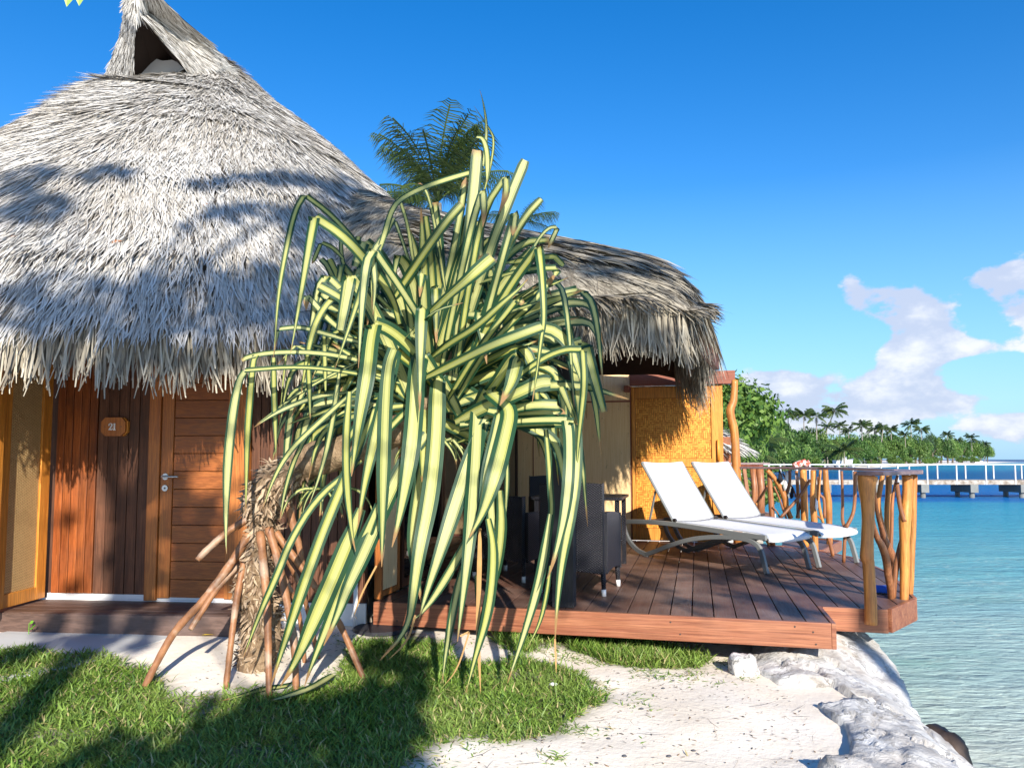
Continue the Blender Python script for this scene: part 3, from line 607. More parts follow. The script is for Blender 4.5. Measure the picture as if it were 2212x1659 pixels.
# visible half gets dense strands; angle measured in the turned frame
def sample_th(n):
    return R_.uniform(rad(-215), rad(35), n)
N = 150000; th = sample_th(N); r = np.sqrt(R_.uniform(.55**2, 4.72**2, N))
tf = .5+.5*np.clip((fbm(th*9, r*2.2, 8)-.5)*2.2, -1, 1)
wx_ = Smain(th, r)[:, 0]-RC[0]; swirl = (fbm(th*5, r*1.4, 77)-.5)*.5-np.interp(r, [0, 2, 3.6, 4.5], [.75, .75, .45, .12])*np.interp(wx_, [-.2, 1.6], [1, 0])*np.interp(wx_, [-4, -2.5], [.3, 1])*np.interp(r, [.8, 2.2], [.35, 1])
V, Fq, per = surf_strands(Smain, th, r, R_.uniform(.16, .40, N), R_.uniform(.007, .017, N), lift=.13, bend=.14, swirl=swirl, jit=.13)
stuff('thatch', V, Fq, per, M['thatch'], roof, tones=np.clip(.80*R_.rand(N)+.25*tf, 0, 1))
# hanging fringe
N = 17000; th = sample_th(N); r = R_.uniform(4.45, 4.78, N)
p = Smain(th, r); rdir = p-np.array([RC[0], RC[1], 0]); rdir[:, 2] = 0; rdir /= np.linalg.norm(rdir, axis=1)[:, None]
d = rdir*.30+np.array([0, 0, -1.0])+R_.randn(N, 3)*.085; d /= np.linalg.norm(d, axis=1)[:, None]
V, Fq, per = ribbons(p, d, rdir, R_.uniform(.30, .47, N), R_.uniform(.009, .020, N), lift=.02, bend=.18, sag=.1, prof=(.8, 1, .9, .45))
stuff('fringe', V, Fq, per, M['fringe'], roof)
# gablet: leaning triangular smoke vent on top, facing the camera
GY = 8.6
gA = at(296, 30, GY-.75); gB = at(288, 170, GY-.1); gC = at(414, 164, GY-.1); gT = at(292, -22, GY-.85); gL = at(226, 172, GY+.05); gL2 = at(264, 70, GY-.35); gL3 = at(276, 0, GY-.75); gR0 = at(340, -12, GY-.75)
gR1 = at(462, 106, GY+.1); gR2 = at(490, 150, GY+.3)
backp = Vector((gT.x-.2, GY+1.6, 5.9))
def patch(rows, name, mt, parent, nS, L, W, jit=.12, lift=.08, dirrow=True):
    """rows: list of polylines with equal counts; strands run along the columns, row to row"""
    A_ = np.array([[list(p) for p in r_] for r_ in rows]); nr, nc = A_.shape[:2]
    def Sp(u, v):
        u = np.clip(u, 0, .9999)*(nc-1); v = np.clip(v, 0, .9999)*(nr-1); i = v.astype(int); j = u.astype(int); fv = (v-i)[:, None]; fu = (u-j)[:, None]
        return (A_[i, j]*(1-fu)+A_[i, j+1]*fu)*(1-fv)+(A_[i+1, j]*(1-fu)+A_[i+1, j+1]*fu)*fv
    g = grid_mesh(name, Sp, np.linspace(0, .9999, 9), np.linspace(0, .9999, 9), M['bed'], parent)
    u = R_.rand(nS); v = R_.rand(nS)*.97; p = Sp(u, v); pr = Sp(u, np.minimum(v+.02, .999))-p; pt = Sp(np.minimum(u+.02, .999), v)-Sp(np.maximum(u-.02, 0), v)
    pr /= np.linalg.norm(pr, axis=1)[:, None]+1e-9; nn = np.cross(pt, pr); nn /= np.linalg.norm(nn, axis=1)[:, None]+1e-9
    nn = np.where((nn[:, 1] > 0)[:, None], -nn, nn); pt /= np.linalg.norm(pt, axis=1)[:, None]+1e-9
    a = R_.randn(nS)*jit; d = pr*np.cos(a)[:, None]+pt*np.sin(a)[:, None]
    V, Fq, per = ribbons(p+nn*.01, d, nn, R_.uniform(*L, nS), R_.uniform(*W, nS), lift=lift, bend=.12); stuff('thatch', V, Fq, per, mt, g)
    return g
mid = lambda a, b, k=.5: a+(b-a)*k
patch([[gT, gT, gT+Vector((0, .02, 0))], [gL3, mid(gL3, gA), gA], [gL2, mid(gL2, mid(gA, gB)), mid(gA, gB)], [gL, mid(gL, gB), gB]], 'gable_edge', M['thatch'], B, 2600, (.10, .2), (.008, .018), lift=.08)
patch([[gT, mid(gT, gR0), gR0], [gA, at(318, 25, GY-.5), at(398, 44, GY-.4)], [mid(gA, gC, .5), at(390, 90, GY-.2), at(446, 84, GY-.1)], [gC, at(445, 140, GY), gR1], [gC+Vector((.02, .1, -.1)), gR2, gR2]], 'gable_side', M['thatch'], B, 5200, (.12, .24), (.008, .018), lift=.08)
g_ = MB().add([gT, gR0, gR1, gR2, backp, gL, gL2, gL3], [(0, 1, 4), (1, 2, 4), (2, 3, 4), (0, 4, 7), (7, 4, 6), (6, 4, 5)]).build('gable_back', M['bed'], B)
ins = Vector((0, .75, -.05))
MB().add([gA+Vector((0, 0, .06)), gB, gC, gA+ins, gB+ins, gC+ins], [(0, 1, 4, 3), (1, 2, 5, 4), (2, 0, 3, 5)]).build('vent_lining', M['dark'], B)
m_ = MB(); q0 = at(300, 150, GY+.25); outl = [(291,158),(296,118),(303,96),(312,90),(322,96),(330,112),(338,120),(352,124),(372,122),(384,128),(398,142),(380,152),(340,165)]
outl = [(x, y+8) for x, y in outl]; no_ = len(outl); m_.add([at(x, y, GY-.06) for x, y in outl]+[at(x, y, GY-.02) for x, y in outl]+[at(330, 172, GY-.06), at(330, 172, GY-.01)], [(i, (i+1) % no_, 2*no_) for i in range(no_)]+[((i+1) % no_+no_, i+no_, 2*no_+1) for i in range(no_)])
m_.build('vent_membrane', plain('grey_membrane', (.42, .42, .42), .5, .4, 0, 3, .2), B)
# ---- terrace roof
E0 = np.array([1.22, 5.40]); 
uz = [-5.2, -4.2, -3.3, -2.2, -1.0, -.5, -.2, -.06, .05]; rz_ = [5.0, 4.7, 4.30, 3.86, 3.52, 3.36, 3.22, 3.06, 2.80]
def Ster(u, v):                            # v 0..1 front eave to ridge, 1..2 ridge to back eave
    zr = np.interp(u, uz, rz_); ze = 2.56-.12*np.clip((u+.5)/.5, 0, 1)**2+.04*(fbm(u*2+v, v*2, 5)-.5)
    vv = np.where(v < 1, v*2.4, 2.4+(v-1)*2.6)
    end = np.clip((u+.6)/.8, 0, 1)**2      # the hip end draws in at front and back
    h = np.where(v < 1, v, 2-v); prof = np.sin(np.clip(h, 0, 1)*math.pi/2)**.8
    bulge = .24*end*np.sin(np.clip(h, 0, 1)*math.pi/2)
    x = E0[0]+u*E[0]+vv*D[0]; y = E0[1]+u*E[1]+vv*D[1]
    x = x+bulge*E[0]; y = y+bulge*E[1]
    return np.stack([x, y, ze+(zr-ze)*prof], -1)
tr = grid_mesh('terrace_roof', Ster, np.linspace(-5.2, .04, 40), np.linspace(0, 2, 25), M['bed'], B)
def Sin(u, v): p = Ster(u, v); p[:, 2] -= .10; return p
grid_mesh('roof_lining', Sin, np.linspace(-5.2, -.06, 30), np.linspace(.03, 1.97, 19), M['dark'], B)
N = 26000; u = R_.uniform(-5, .05, N); v = R_.uniform(.0, 1.15, N)
p = Ster(u, v); pv = Ster(u, np.maximum(v-.03, -.2))-p; pu = Ster(u+.03, v)-p; pu /= np.linalg.norm(pu, axis=1)[:, None]; pv /= np.linalg.norm(pv, axis=1)[:, None]+1e-9
nn = np.cross(pu, -pv); nn /= np.linalg.norm(nn, axis=1)[:, None]; nn = np.where((nn[:, 2] < 0)[:, None], -nn, nn)
a = np.clip((u+3.0)/3.2, 0, 1)*1.0+R_.randn(N)*.25; d = pv*np.cos(a)[:, None]+pu*np.sin(a)[:, None]
V, Fq, per = ribbons(p+nn*.01, d, nn, R_.uniform(.25, .50, N)*np.clip((.15-u)/.7, .5, 1), R_.uniform(.010, .024, N), lift=.06, bend=.2, sag=.12)
stuff('thatch', V, Fq, per, M['fringe'], tr, tones=R_.rand(N)*.75)
# front fringe: long strands, slightly shorter at the middle right
N = 6500; u = R_.uniform(-4.6, .0, N); lay = R_.rand(N)
p = Ster(u, lay*.10)+np.array([0, 0, -.02]); out = np.array([-D[0], -D[1], 0.])
d = out*(.10+.25*R_.rand(N))[:, None]+np.array([0, 0, -1.])+np.array([E[0], E[1], 0])*(R_.randn(N)*.10+.05)[:, None]; d /= np.linalg.norm(d, axis=1)[:, None]
Lf = R_.uniform(.34, .60, N)*np.interp(u, [-4, -1.2, -.7, -.3, .05], [1, 1.02, .88, .80, .78])
V, Fq, per = ribbons(p+out*.03, d, np.tile(out, (N, 1)), Lf, R_.uniform(.009, .018, N), lift=.0, bend=.20, sag=0, K=4, prof=(.7, 1, .95, .75, .3))
stuff('fringe', V, Fq, per, M['fringe'], tr)
# right end fringe from the front corner back to the wall
N = 5200; v = R_.uniform(0.0, 1.93, N); uu = R_.uniform(-.22, .05, N)
p = Ster(uu, v); p[:, 2] -= .03; o_ = np.array([E[0], E[1], 0.])
d = o_*(.04+.34*R_.rand(N)**1.5)[:, None]+np.array([0, 0, -1.])+np.array([D[0], D[1], 0])*(R_.randn(N)*.18)[:, None]; d /= np.linalg.norm(d, axis=1)[:, None]
Lr = R_.uniform(.24, .52, N)*np.interp(v, [0, .2, .8, 1.6, 1.93], [.7, .85, 1.15, 1.15, 1.1])
V, Fq, per = ribbons(p, d, np.tile(o_, (N, 1)), Lr, R_.uniform(.010, .022, N), lift=.02, bend=.22, sag=.1, K=4, prof=(.7, 1, .9, .7, .25))
stuff('fringe', V, Fq, per, M['fringe'], tr)
# ridge fronds: long flat leaves lying over the ridge and down to the right
N = 1300; u = R_.uniform(-2.6, -.50, N); v = R_.uniform(.25, 1.1, N)
p = Ster(u, v); p[:, 2] += .05; a = R_.uniform(-.15, .55, N)
d = np.array([E[0], E[1], 0])*np.cos(a)[:, None]-np.array([D[0], D[1], 0])*np.sin(a)[:, None]; slope = (Ster(u+.1, v)-Ster(u, v))[:, 2]/.1
d[:, 2] = slope*.8-.25*np.sin(a)+.03; d /= np.linalg.norm(d, axis=1)[:, None]
V, Fq, per = ribbons(p, d, np.tile([0, -.3, .95], (N, 1)), R_.uniform(.35, .65, N), R_.uniform(.018, .04, N), lift=.08, bend=.18, sag=.25, K=4, prof=(.6, 1, .9, .6, .1))
stuff('ridge_fronds', V, Fq, per, M['fringe'], tr, tones=R_.rand(N)*.7)
def terpt(u, v, dz=0): p = Ster(np.array([float(u)]), np.array([float(v)]))[0]; return Vector(p)+UP*dz
for u_ in (-2.6, -1.75, -.9): MB().beam(terpt(u_, .03, -.17), terpt(u_, .97, -.2), .06, .12).build('rafter', M['rafter'], B)
MB().beam(terpt(.0, .10, -.15), terpt(.10, .62, -.50), .05, .12).build('rafter', M['rafter'], B)
MB().beam(terpt(-.1, 1.0, -.3), terpt(.02, 1.93, -.16), .06, .12).build('rafter', M['rafter'], B)
MB().beam(terpt(-4, .06, -.2), terpt(-.1, .06, -.2), .07, .12).build('eave_beam', M['rafter'], B)
MB().beam(terpt(-4, 1.0, -.3), terpt(-.1, 1.0, -.28), .08, .14).build('ridge_beam', M['rafter'], B)
# ------------------------------------------------------------------ terrace deck
C = Vector((2.15, 5.28, 0)); DECKTOP = ZD
DK = empty('terrace_deck', (1, 8, 0), 'reddish brown timber terrace deck reaching out over the lagoon', 'deck')
P5 = [Vector(p) for p in ((2.27, 5.86, 0), (2.76, 5.75, 0), (3.19, 6.21, 0), (3.65, 7.58, 0), (3.83, 8.66, 0), (3.74, 9.25, 0), (3.45, 9.85, 0), (2.95, 10.35, 0))]
left = T0+E*.02
polyA = [left-D*.10, C, C+D*6, left+D*TL]
polyB = [C+D*.60]+P5[1:]+[C+D*5.2]
uC = C.dot(E); bw = .152
def board_strip(poly, u0, u1):
    q = [(p.x, p.y) for p in poly]; q = clip_poly(q, -E.x, -E.y, -u0); q = clip_poly(q, E.x, E.y, u1) if q else q; return q
backlim = BW.dot(D)-.02
u = uC-.004; i = 0
while u > left.dot(E)-.1:
    q = board_strip(polyA, u-bw+.008, u); q = clip_poly(q, D.x, D.y, backlim) if len(q) > 2 else q
    if len(q) > 2: MB().prism(q, ZD-.028, ZD-.003*random.random()).build('board', M['deck'], DK, bevel=.0025)
    u -= bw
u = uC+.004
while u < 5.0-.9:
    q = board_strip(polyB, u, u+bw-.008); q = clip_poly(q, D.x, D.y, backlim) if len(q) > 2 else q
    if len(q) > 2: MB().prism(q, ZD-.028, ZD-.003*random.random()).build('board', M['deck'], DK, bevel=.0025)
    u += bw
def fascia(a, b, h=.172, th=.03, z=None, name='fascia_board', lab=None, lift=.003):
    a, b = Vector(a), Vector(b); d = (b-a).normalized(); n_ = Vector((d.y, -d.x, 0)); z = ZD+lift if z is None else z
    return MB().frame_box((a+b)/2+n_*th/2+UP*(z-h/2), d, n_, UP, (b-a).length/2, th/2, h/2).build(name, M['fascia'], DK, bevel=.003)
FA = left-D*.10
fascia(FA, C-E*.0); fascia(C+E*.001-D*.03, C+D*.60+E*.001)
fascia(C+D*.60+E*.034, P5[1]); 
for a, b in zip(P5[1:-1], P5[2:]): fascia(a+(b-a).normalized()*.012, b-(b-a).normalized()*.012)
for k, (s, dz) in enumerate([(.03,.04),(.06,.13),(.36,.10),(.68,.04),(.70,.12),(.965,.06),(.97,.14),(.93,.03)]):
    q = FA+(C-FA)*s-D*.0302+UP*(ZD-dz); MB().tube([q, q-D*.004], .006, 8).build('bolt', M['bolt'], DK)
# joists, pillar and dark void below
for k in range(5):
    s = .25+k*.95; a = FA+D*s+UP*(ZD-.085); MB().beam(a, a+E*3.15, .05, .11).build('joist', M['rafter'], DK)
for p in ((2.3, 7.6), (2.9, 8.8), (1.4, 8.8), (2.8, 9.7)): MB().tube([(p[0], p[1], -1.6), (p[0], p[1], ZD-.14)], .1, 12).build('pile', M['rock'], DK)
q = atz(1699, 1425, -.02); pl = MB().frame_box(Vector((q.x, q.y+.1, .04)), E, D, UP, .085, .085, .17).build('pillar', M['concrete'], DK, bevel=.012)
# landing with steps to the water, beyond the railing
LA = [Vector(p) for p in ((3.45, 9.95, 0), (3.76, 9.45, 0), (4.45, 10.55, 0), (4.0, 11.4, 0))]
for k in range(9):
    a = LA[1]+(LA[2]-LA[1])*(k/9); b = LA[1]+(LA[2]-LA[1])*((k+1)/9-.006); c_ = LA[0]+(LA[3]-LA[0])*((k+1)/9-.006); d_ = LA[0]+(LA[3]-LA[0])*(k/9)
    MB().prism([a[:2], b[:2], c_[:2], d_[:2]], ZD-.04, ZD-.012).build('landing_board', M['deck'], DK)
fascia(LA[1], LA[2], .13, name='landing_fascia'); fascia(LA[2], LA[3], .13, name='landing_fascia'); fascia(LA[0], LA[1], .13, name='landing_fascia')
# ------------------------------------------------------------------ driftwood railing
RL = empty('branch_railing', (3.2, 6.3, ZD), 'near corner railing of varnished crooked branches under a short dark top board', 'railing')
RF = empty('branch_railing', (3.6, 8.8, ZD), 'long far railing of crossed orange branches with swimwear hung on it', 'railing')
def branch(root, pts, r, Y, mt='log', name='branch', n=12, ends=None, foot=None, wob=.03):
    Ys = Y if hasattr(Y, '__len__') else [Y]*len(pts); r = r if hasattr(r, '__len__') else [r]*len(pts)
    P = [RP(x, y, yy) for (x, y), yy in zip(pts, Ys)]; rr = [a*RK*yy for a, yy in zip(r, Ys)]
    if foot is not None: P[-1].z = foot
    MB().tube(spline(P, 4), lerpl(rr, 4), n, wob).build(name, M[mt], root, smooth=True)
branch(RL, [(951,733),(948,790),(952,870),(955,960),(951,1080),(949,1165),(957,1200),(964,1320),(969,1400),(971,1524)], [52,45,35,31,31,35,30,30,31,31], 5.70, 'log', 'post', 16)
branch(RL, [(968,800),(985,775),(1001,748)], [14,10,8], 5.68, 'log', 'stub')
branch(RL, [(1163,730),(1165,800),(1160,880),(1152,960),(1150,1080),(1151,1200),(1149,1300),(1147,1400),(1148,1472)], [27,25,26,31,25,26,23,21,20], 6.17, 'log', 'post', 16)
branch(RL, [(1150,975),(1130,915),(1118,850),(1108,768)], [17,12,11,11], 6.15, 'dark_log')
branch(RL, [(1200,728),(1196,850),(1194,1000),(1187,1150),(1181,1300),(1175,1408)], [17,18,17,17,17,15], 6.40, 'log', 'post')
branch(RL, [(975,940),(985,1000),(1003,1060),(1030,1110),(1052,1180),(1062,1260),(1073,1330),(1078,1372)], [10,12,15,19,20,19,17,17], [5.75,5.8,5.85,5.95,6.05,6.1,6.15,6.2], 'dark_log', foot=ZD)
branch(RL, [(984,728),(992,840),(1004,930),(1025,1010),(1045,1080),(1075,1150),(1090,1200),(1096,1258)], [8,9,10,13,18,25,22,20], [5.9,6,6.1,6.25,6.4,6.5,6.6,6.6], 'dark_log')
branch(RL, [(1032,728),(1020,800),(1010,870),(1015,940),(1030,1010),(1048,1075)], [12,13,13,14,16,16], 6.45, 'log')
branch(RL, [(1066,728),(1064,820),(1058,930),(1058,1040),(1066,1130),(1074,1180)], [16,16,16,16,18,14], 6.75, 'log', 'post')
branch(RL, [(1112,732),(1096,800),(1084,880),(1082,980),(1078,1080),(1078,1150)], [7,8,9,9,10,10], 6.6, 'dark_log')
branch(RL, [(1136,1060),(1122,1120),(1108,1200),(1096,1290),(1088,1368)], [9,12,15,15,14], 6.22, 'dark_log', foot=ZD)
def topboard(root, pts, wd, z=1.285, th=.030):
    P = [Vector((p[0], p[1], 0)) for p in pts]
    for i_, (a, b) in enumerate(zip(P[:-1], P[1:])):
        d = (b-a).normalized(); n_ = Vector((d.y, -d.x, 0)); e = d*.0
        MB().prism([(a-n_*wd/2)[:2], (b-n_*wd/2)[:2], (b+n_*wd/2)[:2], (a+n_*wd/2)[:2]][::-1], z-.001*i_, z+th-.001*i_).build('top_board', M['rail_top'], root, bevel=.006)
topboard(RL, [(2.60, 5.60), (3.18, 6.17), (3.42, 6.62)], .19, 1.283)
# long railing: runs from the near side back to the crooked post
topboard(RF, [(3.52, 6.95), (3.70, 7.6), (3.86, 8.66), (3.75, 9.3), (3.42, 9.9), (3.02, 10.25)], .15, 1.279)
branch(RF, [(814,708),(818,800),(820,880),(818,950),(824,990),(838,1010),(832,1060),(824,1150)], [7,7,8,8,9,11,9,9], 8.35, 'dark_log', foot=ZD)
branch(RF, [(838,1008),(862,965),(878,920),(885,850),(886,710)], [10,10,9,9,10], 8.3, 'dark_log')
branch(RF, [(727,700),(733,800),(743,870),(748,980),(750,1098)], [14,16,19,16,16], 10.25, 'log', 'post', foot=ZD-.05)
branch(RF, [(664,704),(664,800),(664,900),(670,1000),(676,1130)], [15,16,18,16,15], 9.35, 'log', 'post', foot=.17)
branch(RF, [(609,700),(613,800),(616,900),(618,1000),(622,1072)], [18,18,19,18,18], 9.8, 'log', 'post', foot=ZD)
branch(RF, [(430,698),(434,800),(441,900),(446,1000),(447,1100)], [13,14,15,14,14], 9.95, 'dark_log', 'post', foot=ZD)
branch(RF, [(418,705),(455,745),(490,800),(512,850),(520,900),(545,960)], [12,12,14,18,14,13], 9.9, 'log')
branch(RF, [(512,842),(528,810),(538,760),(538,704)], [9,9,8,8], 9.9, 'dark_log')
branch(RF, [(646,755),(600,830),(560,880),(488,958)], [8,8,8,8], 9.7, 'dark_log')
branch(RF, [(574,708),(581,800),(582,880),(584,960)], [8,9,9,9], 9.95, 'log')
branch(RF, [(702,704),(694,790),(690,850),(700,920),(716,985)], [7,7,8,8,7], 9.5, 'log')
branch(RF, [(652,880),(668,930),(700,960),(716,975)], [5,5,5,5], 9.5, 'dark_log')
branch(RF, [(690,740),(697,830),(720,860),(724,960)], [7,7,8,8], 9.8, 'dark_log')
branch(RF, [(576,960),(590,900),(604,870)], [7,8,8], 9.85, 'dark_log')
branch(RF, [(738,1035),(752,1090),(768,1152)], [9,9,9], 8.9, 'dark_log', foot=ZD)
branch(RF, [(455,790),(485,860),(505,920),(522,965)], [5,5,6,5], 9.9, 'dark_log')
branch(RF, [(500,720),(530,770),(555,800),(572,850)], [4,4,4,4], 9.9, 'dark_log')
branch(RF, [(446,900),(470,925),(486,958)], [4,4,4], 9.9, 'dark_log')
branch(RF, [(276,770),(300,830),(325,870),(345,908)], [7,8,8,6], 10.6, 'log')
branch(RF, [(345,908),(385,845),(426,780)], [6,7,7], 10.4, 'log')
branch(RF, [(405,1048),(418,1080),(430,1104)], [7,8,8], 9.95, 'log', foot=ZD)
MB().beam(RP(256, 681, 10.35), RP(386, 683, 10.1), .10, .035).build('cross_board', M['redbeam'], RF)
# swimwear and towel
def cloth(name, outline, Y, col, label, cat='swimwear', group='swimwear hung on the far railing'):
    mt_ = plain(name+'_fabric_'+str(len(bpy.data.materials)), col, .8, .2); cx = sum(p[0] for p in outline)/len(outline); cy = sum(p[1] for p in outline)/len(outline)
    mb = MB(); n_ = len(outline); f_ = [RP(x, y, Y-.012) for x, y in outline]; b_ = [RP(x, y, Y+.012) for x, y in outline]
    mb.add(f_+b_+[RP(cx, cy, Y-.03), RP(cx, cy, Y+.03)], [(i, (i+1) % n_, 2*n_) for i in range(n_)]+[((i+1) % n_+n_, i+n_, 2*n_+1) for i in range(n_)]+[(i, i+n_, (i+1) % n_+n_, (i+1) % n_) for i in range(n_)])
    o = mb.build(name, mt_, None, smooth=True); tag(o, label, cat, group); return o
cloth('swimsuit_piece', [(480,712),(488,700),(500,740),(503,760),(488,775),(474,755),(478,735)], 9.85, (.02, .02, .025), 'black bikini top hanging from the far railing left of the white one')
cloth('swimsuit_piece', [(517,705),(530,720),(532,760),(522,800),(508,815),(503,790),(512,750)], 9.85, (.72, .70, .68), 'white swim top hanging in the fork of the far railing')
cloth('swimsuit_piece', [(545,800),(556,790),(560,825),(556,852),(543,858),(538,840)], 9.8, (.015, .015, .02), 'black swimsuit bottom hanging low between the branches')
cloth('white_cloth', [(676,850),(688,870),(690,900),(680,922),(672,905),(674,880)], 9.3, (.8, .8, .8), 'small white cloth hanging beside the middle railing post')
cloth('patterned_cloth', [(566,722),(590,738),(592,752),(582,758),(578,775),(570,760)], 9.9, (.62, .45, .38), 'small patterned cloth caught on a branch of the railing')
tw_ = MB()
for k, (x, y, c_) in enumerate([(565, 676, 0), (588, 668, 0), (612, 662, 0), (634, 671, 0)]): pass
pts_ = [RP(x, y, 9.6) for x, y in ((560, 683), (580, 674), (600, 666), (622, 664), (636, 676))]
m, t = mat('towel_print'); n = t.noise(objco(t), 26, 3); setp(t, t.mix(t.mapr(n, .45, .55), (.75, .12, .08), (.75, .68, .66)), .9, .1); 
for i_ in range(4): tw_.tube([pts_[i_]+UP*.0, pts_[i_+1]], [.035+.012*(i_ % 2), .04], 8, .3)
tag(tw_.build('towel', m, None, smooth=True), 'crumpled red and white towel lying on the rail top', 'towel')
q = RP(1022, 1332, 6.35); q = atz(1903, 1272, ZD+.03); tag(MB().frame_box(q, E, D, UP, .09, .06, .025).build('blue_towel', plain('blue_cotton', (.03, .12, .55), .8, .2), None, bevel=.012), 'small folded bright blue towel on the deck behind the near railing', 'towel')
# ------------------------------------------------------------------ sun loungers (built in their own frame: s along, c across)
m, t = mat('white_sling_mesh'); co = objco(t); n = t.noise(t.mapping(co, (300, 300, 300)), 1, 2); setp(t, t.mix(n, (.68, .68, .70), (.78, .78, .80)), .6, .3, t.bump(n, .2, .001)); M['sling'] = m
def lounger(label, first=None):
    root = empty('sun_lounger', (0, 0, 0), label, 'sun lounger', 'sun loungers side by side on the deck')
    W = .70
    def side_(c):
        mb = MB(); sgn = 1
        def rail(pts, wd, th):
            P = spline([(s, c, h) for s, h in pts], 4)
            for a, b in zip(P[:-1], P[1:]):
                e = (b-a).normalized()*.006; mb.beam(a-e, b+e, wd, th)
            return mb
        rail([(-.40, .365), (-.1, .385), (.35, .392), (.9, .372), (1.3, .352), (1.63, .345)], .034, .052)
        rail([(-.40, .37), (-.385, .27), (-.31, .15), (-.18, .06), (.0, .012)], .034, .05)
        rail([(-.03, .02), (.12, .07), (.35, .155), (.65, .245), (.95, .295), (1.25, .315), (1.45, .30), (1.555, .235), (1.60, .11), (1.63, .005)], .034, .048)
        return mb
    for c in (.02, W-.02): side_(c).build('side_frame', M['lounger'], root, local=True, bevel=.006)
    MB().beam((.33, .02, .39), (.33, .02, .165), .03, .04).build('brace', M['lounger'], root, local=True); MB().beam((.33, W-.02, .39), (.33, W-.02, .165), .03, .04).build('brace', M['lounger'], root, local=True)
    for s, h in ((-.39, .36), (.40, .36), (1.60, .325)): MB().tube([(s, .02, h), (s, W-.02, h)], .016, 10).build('crossbar', M['lounger'], root, smooth=True, local=True)
    def sheet(pts, name, c0=.03, c1=W-.03, th=.010, sag=.018):
        P = spline(pts, 5); nC = 9; V = []; N_ = len(P)
        for dz in (0, -th):
            for p in P:
                for j in range(nC):
                    u_ = j/(nC-1); V.append((p.x, c0+(c1-c0)*u_, p.z+dz-sag*math.sin(math.pi*u_)))
        Fa = []
        for L_ in range(2):
            for i in range(N_-1):
                for j in range(nC-1):
                    a = L_*N_*nC+i*nC+j; q = (a, a+1, a+nC+1, a+nC); Fa.append(q if L_ else q[::-1])
        for i in range(N_-1):
            for j in (0, nC-1): a = i*nC+j; Fa.append((a, a+nC, a+nC+N_*nC, a+N_*nC))
        for j in range(nC-1):
            for i in (0, N_-1): a = i*nC+j; Fa.append((a, a+1, a+1+N_*nC, a+N_*nC))
        return MB().add(V, Fa).build(name, M['sling'], root, smooth=True, local=True)
    sheet([(.40, 0, .425), (.8, 0, .412), (1.2, 0, .395), (1.5, 0, .383), (1.60, 0, .37), (1.655, 0, .34), (1.65, 0, .315)], 'seat_sling')
    sheet([(-.10, 0, 1.06), (-.085, 0, 1.075), (-.06, 0, 1.055), (.0, 0, .96), (.15, 0, .76), (.3, 0, .565), (.40, 0, .43)], 'back_sling')
    for c in (.022, W-.022):
        P = spline([(-.09, c, 1.06), (-.0, c, .945), (.15, c, .745), (.3, c, .55), (.41, c, .405)], 3); MB().tube(P, .013, 8).build('back_frame', M['lounger'], root, smooth=True, local=True)
        MB().beam((.12, c-.01, .74) if c > .3 else (.12, c+.01, .74), (.02, c-.01, .40) if c > .3 else (.02, c+.01, .40), .014, .02).build('back_prop', M['lounger'], root, local=True)
        MB().tube([(.425, c-.012, .435), (.425, c+.012, .435)], .022, 12).build('hinge', M['bolt'], root, local=True)
    return root
def copy_tree(o, parent=None):
    c = o.copy(); COL.objects.link(c); c.parent = parent
    for ch in o.children: copy_tree(ch, c)
    return c
L1 = lounger('front white sun lounger with raised back and pale grey resin frame, nearer the camera'); L1.location = (1.53, 8.83, ZD); L1.rotation_euler = (0, 0, math.atan2(-.833, .553))
# local +c must point to world (.833,.553)
L2 = copy_tree(L1); L2.location = Vector((1.53, 8.83, ZD))+Vector((.833, .553, 0))*.82; L2['label'] = 'rear white sun lounger with raised back, next to the far railing'
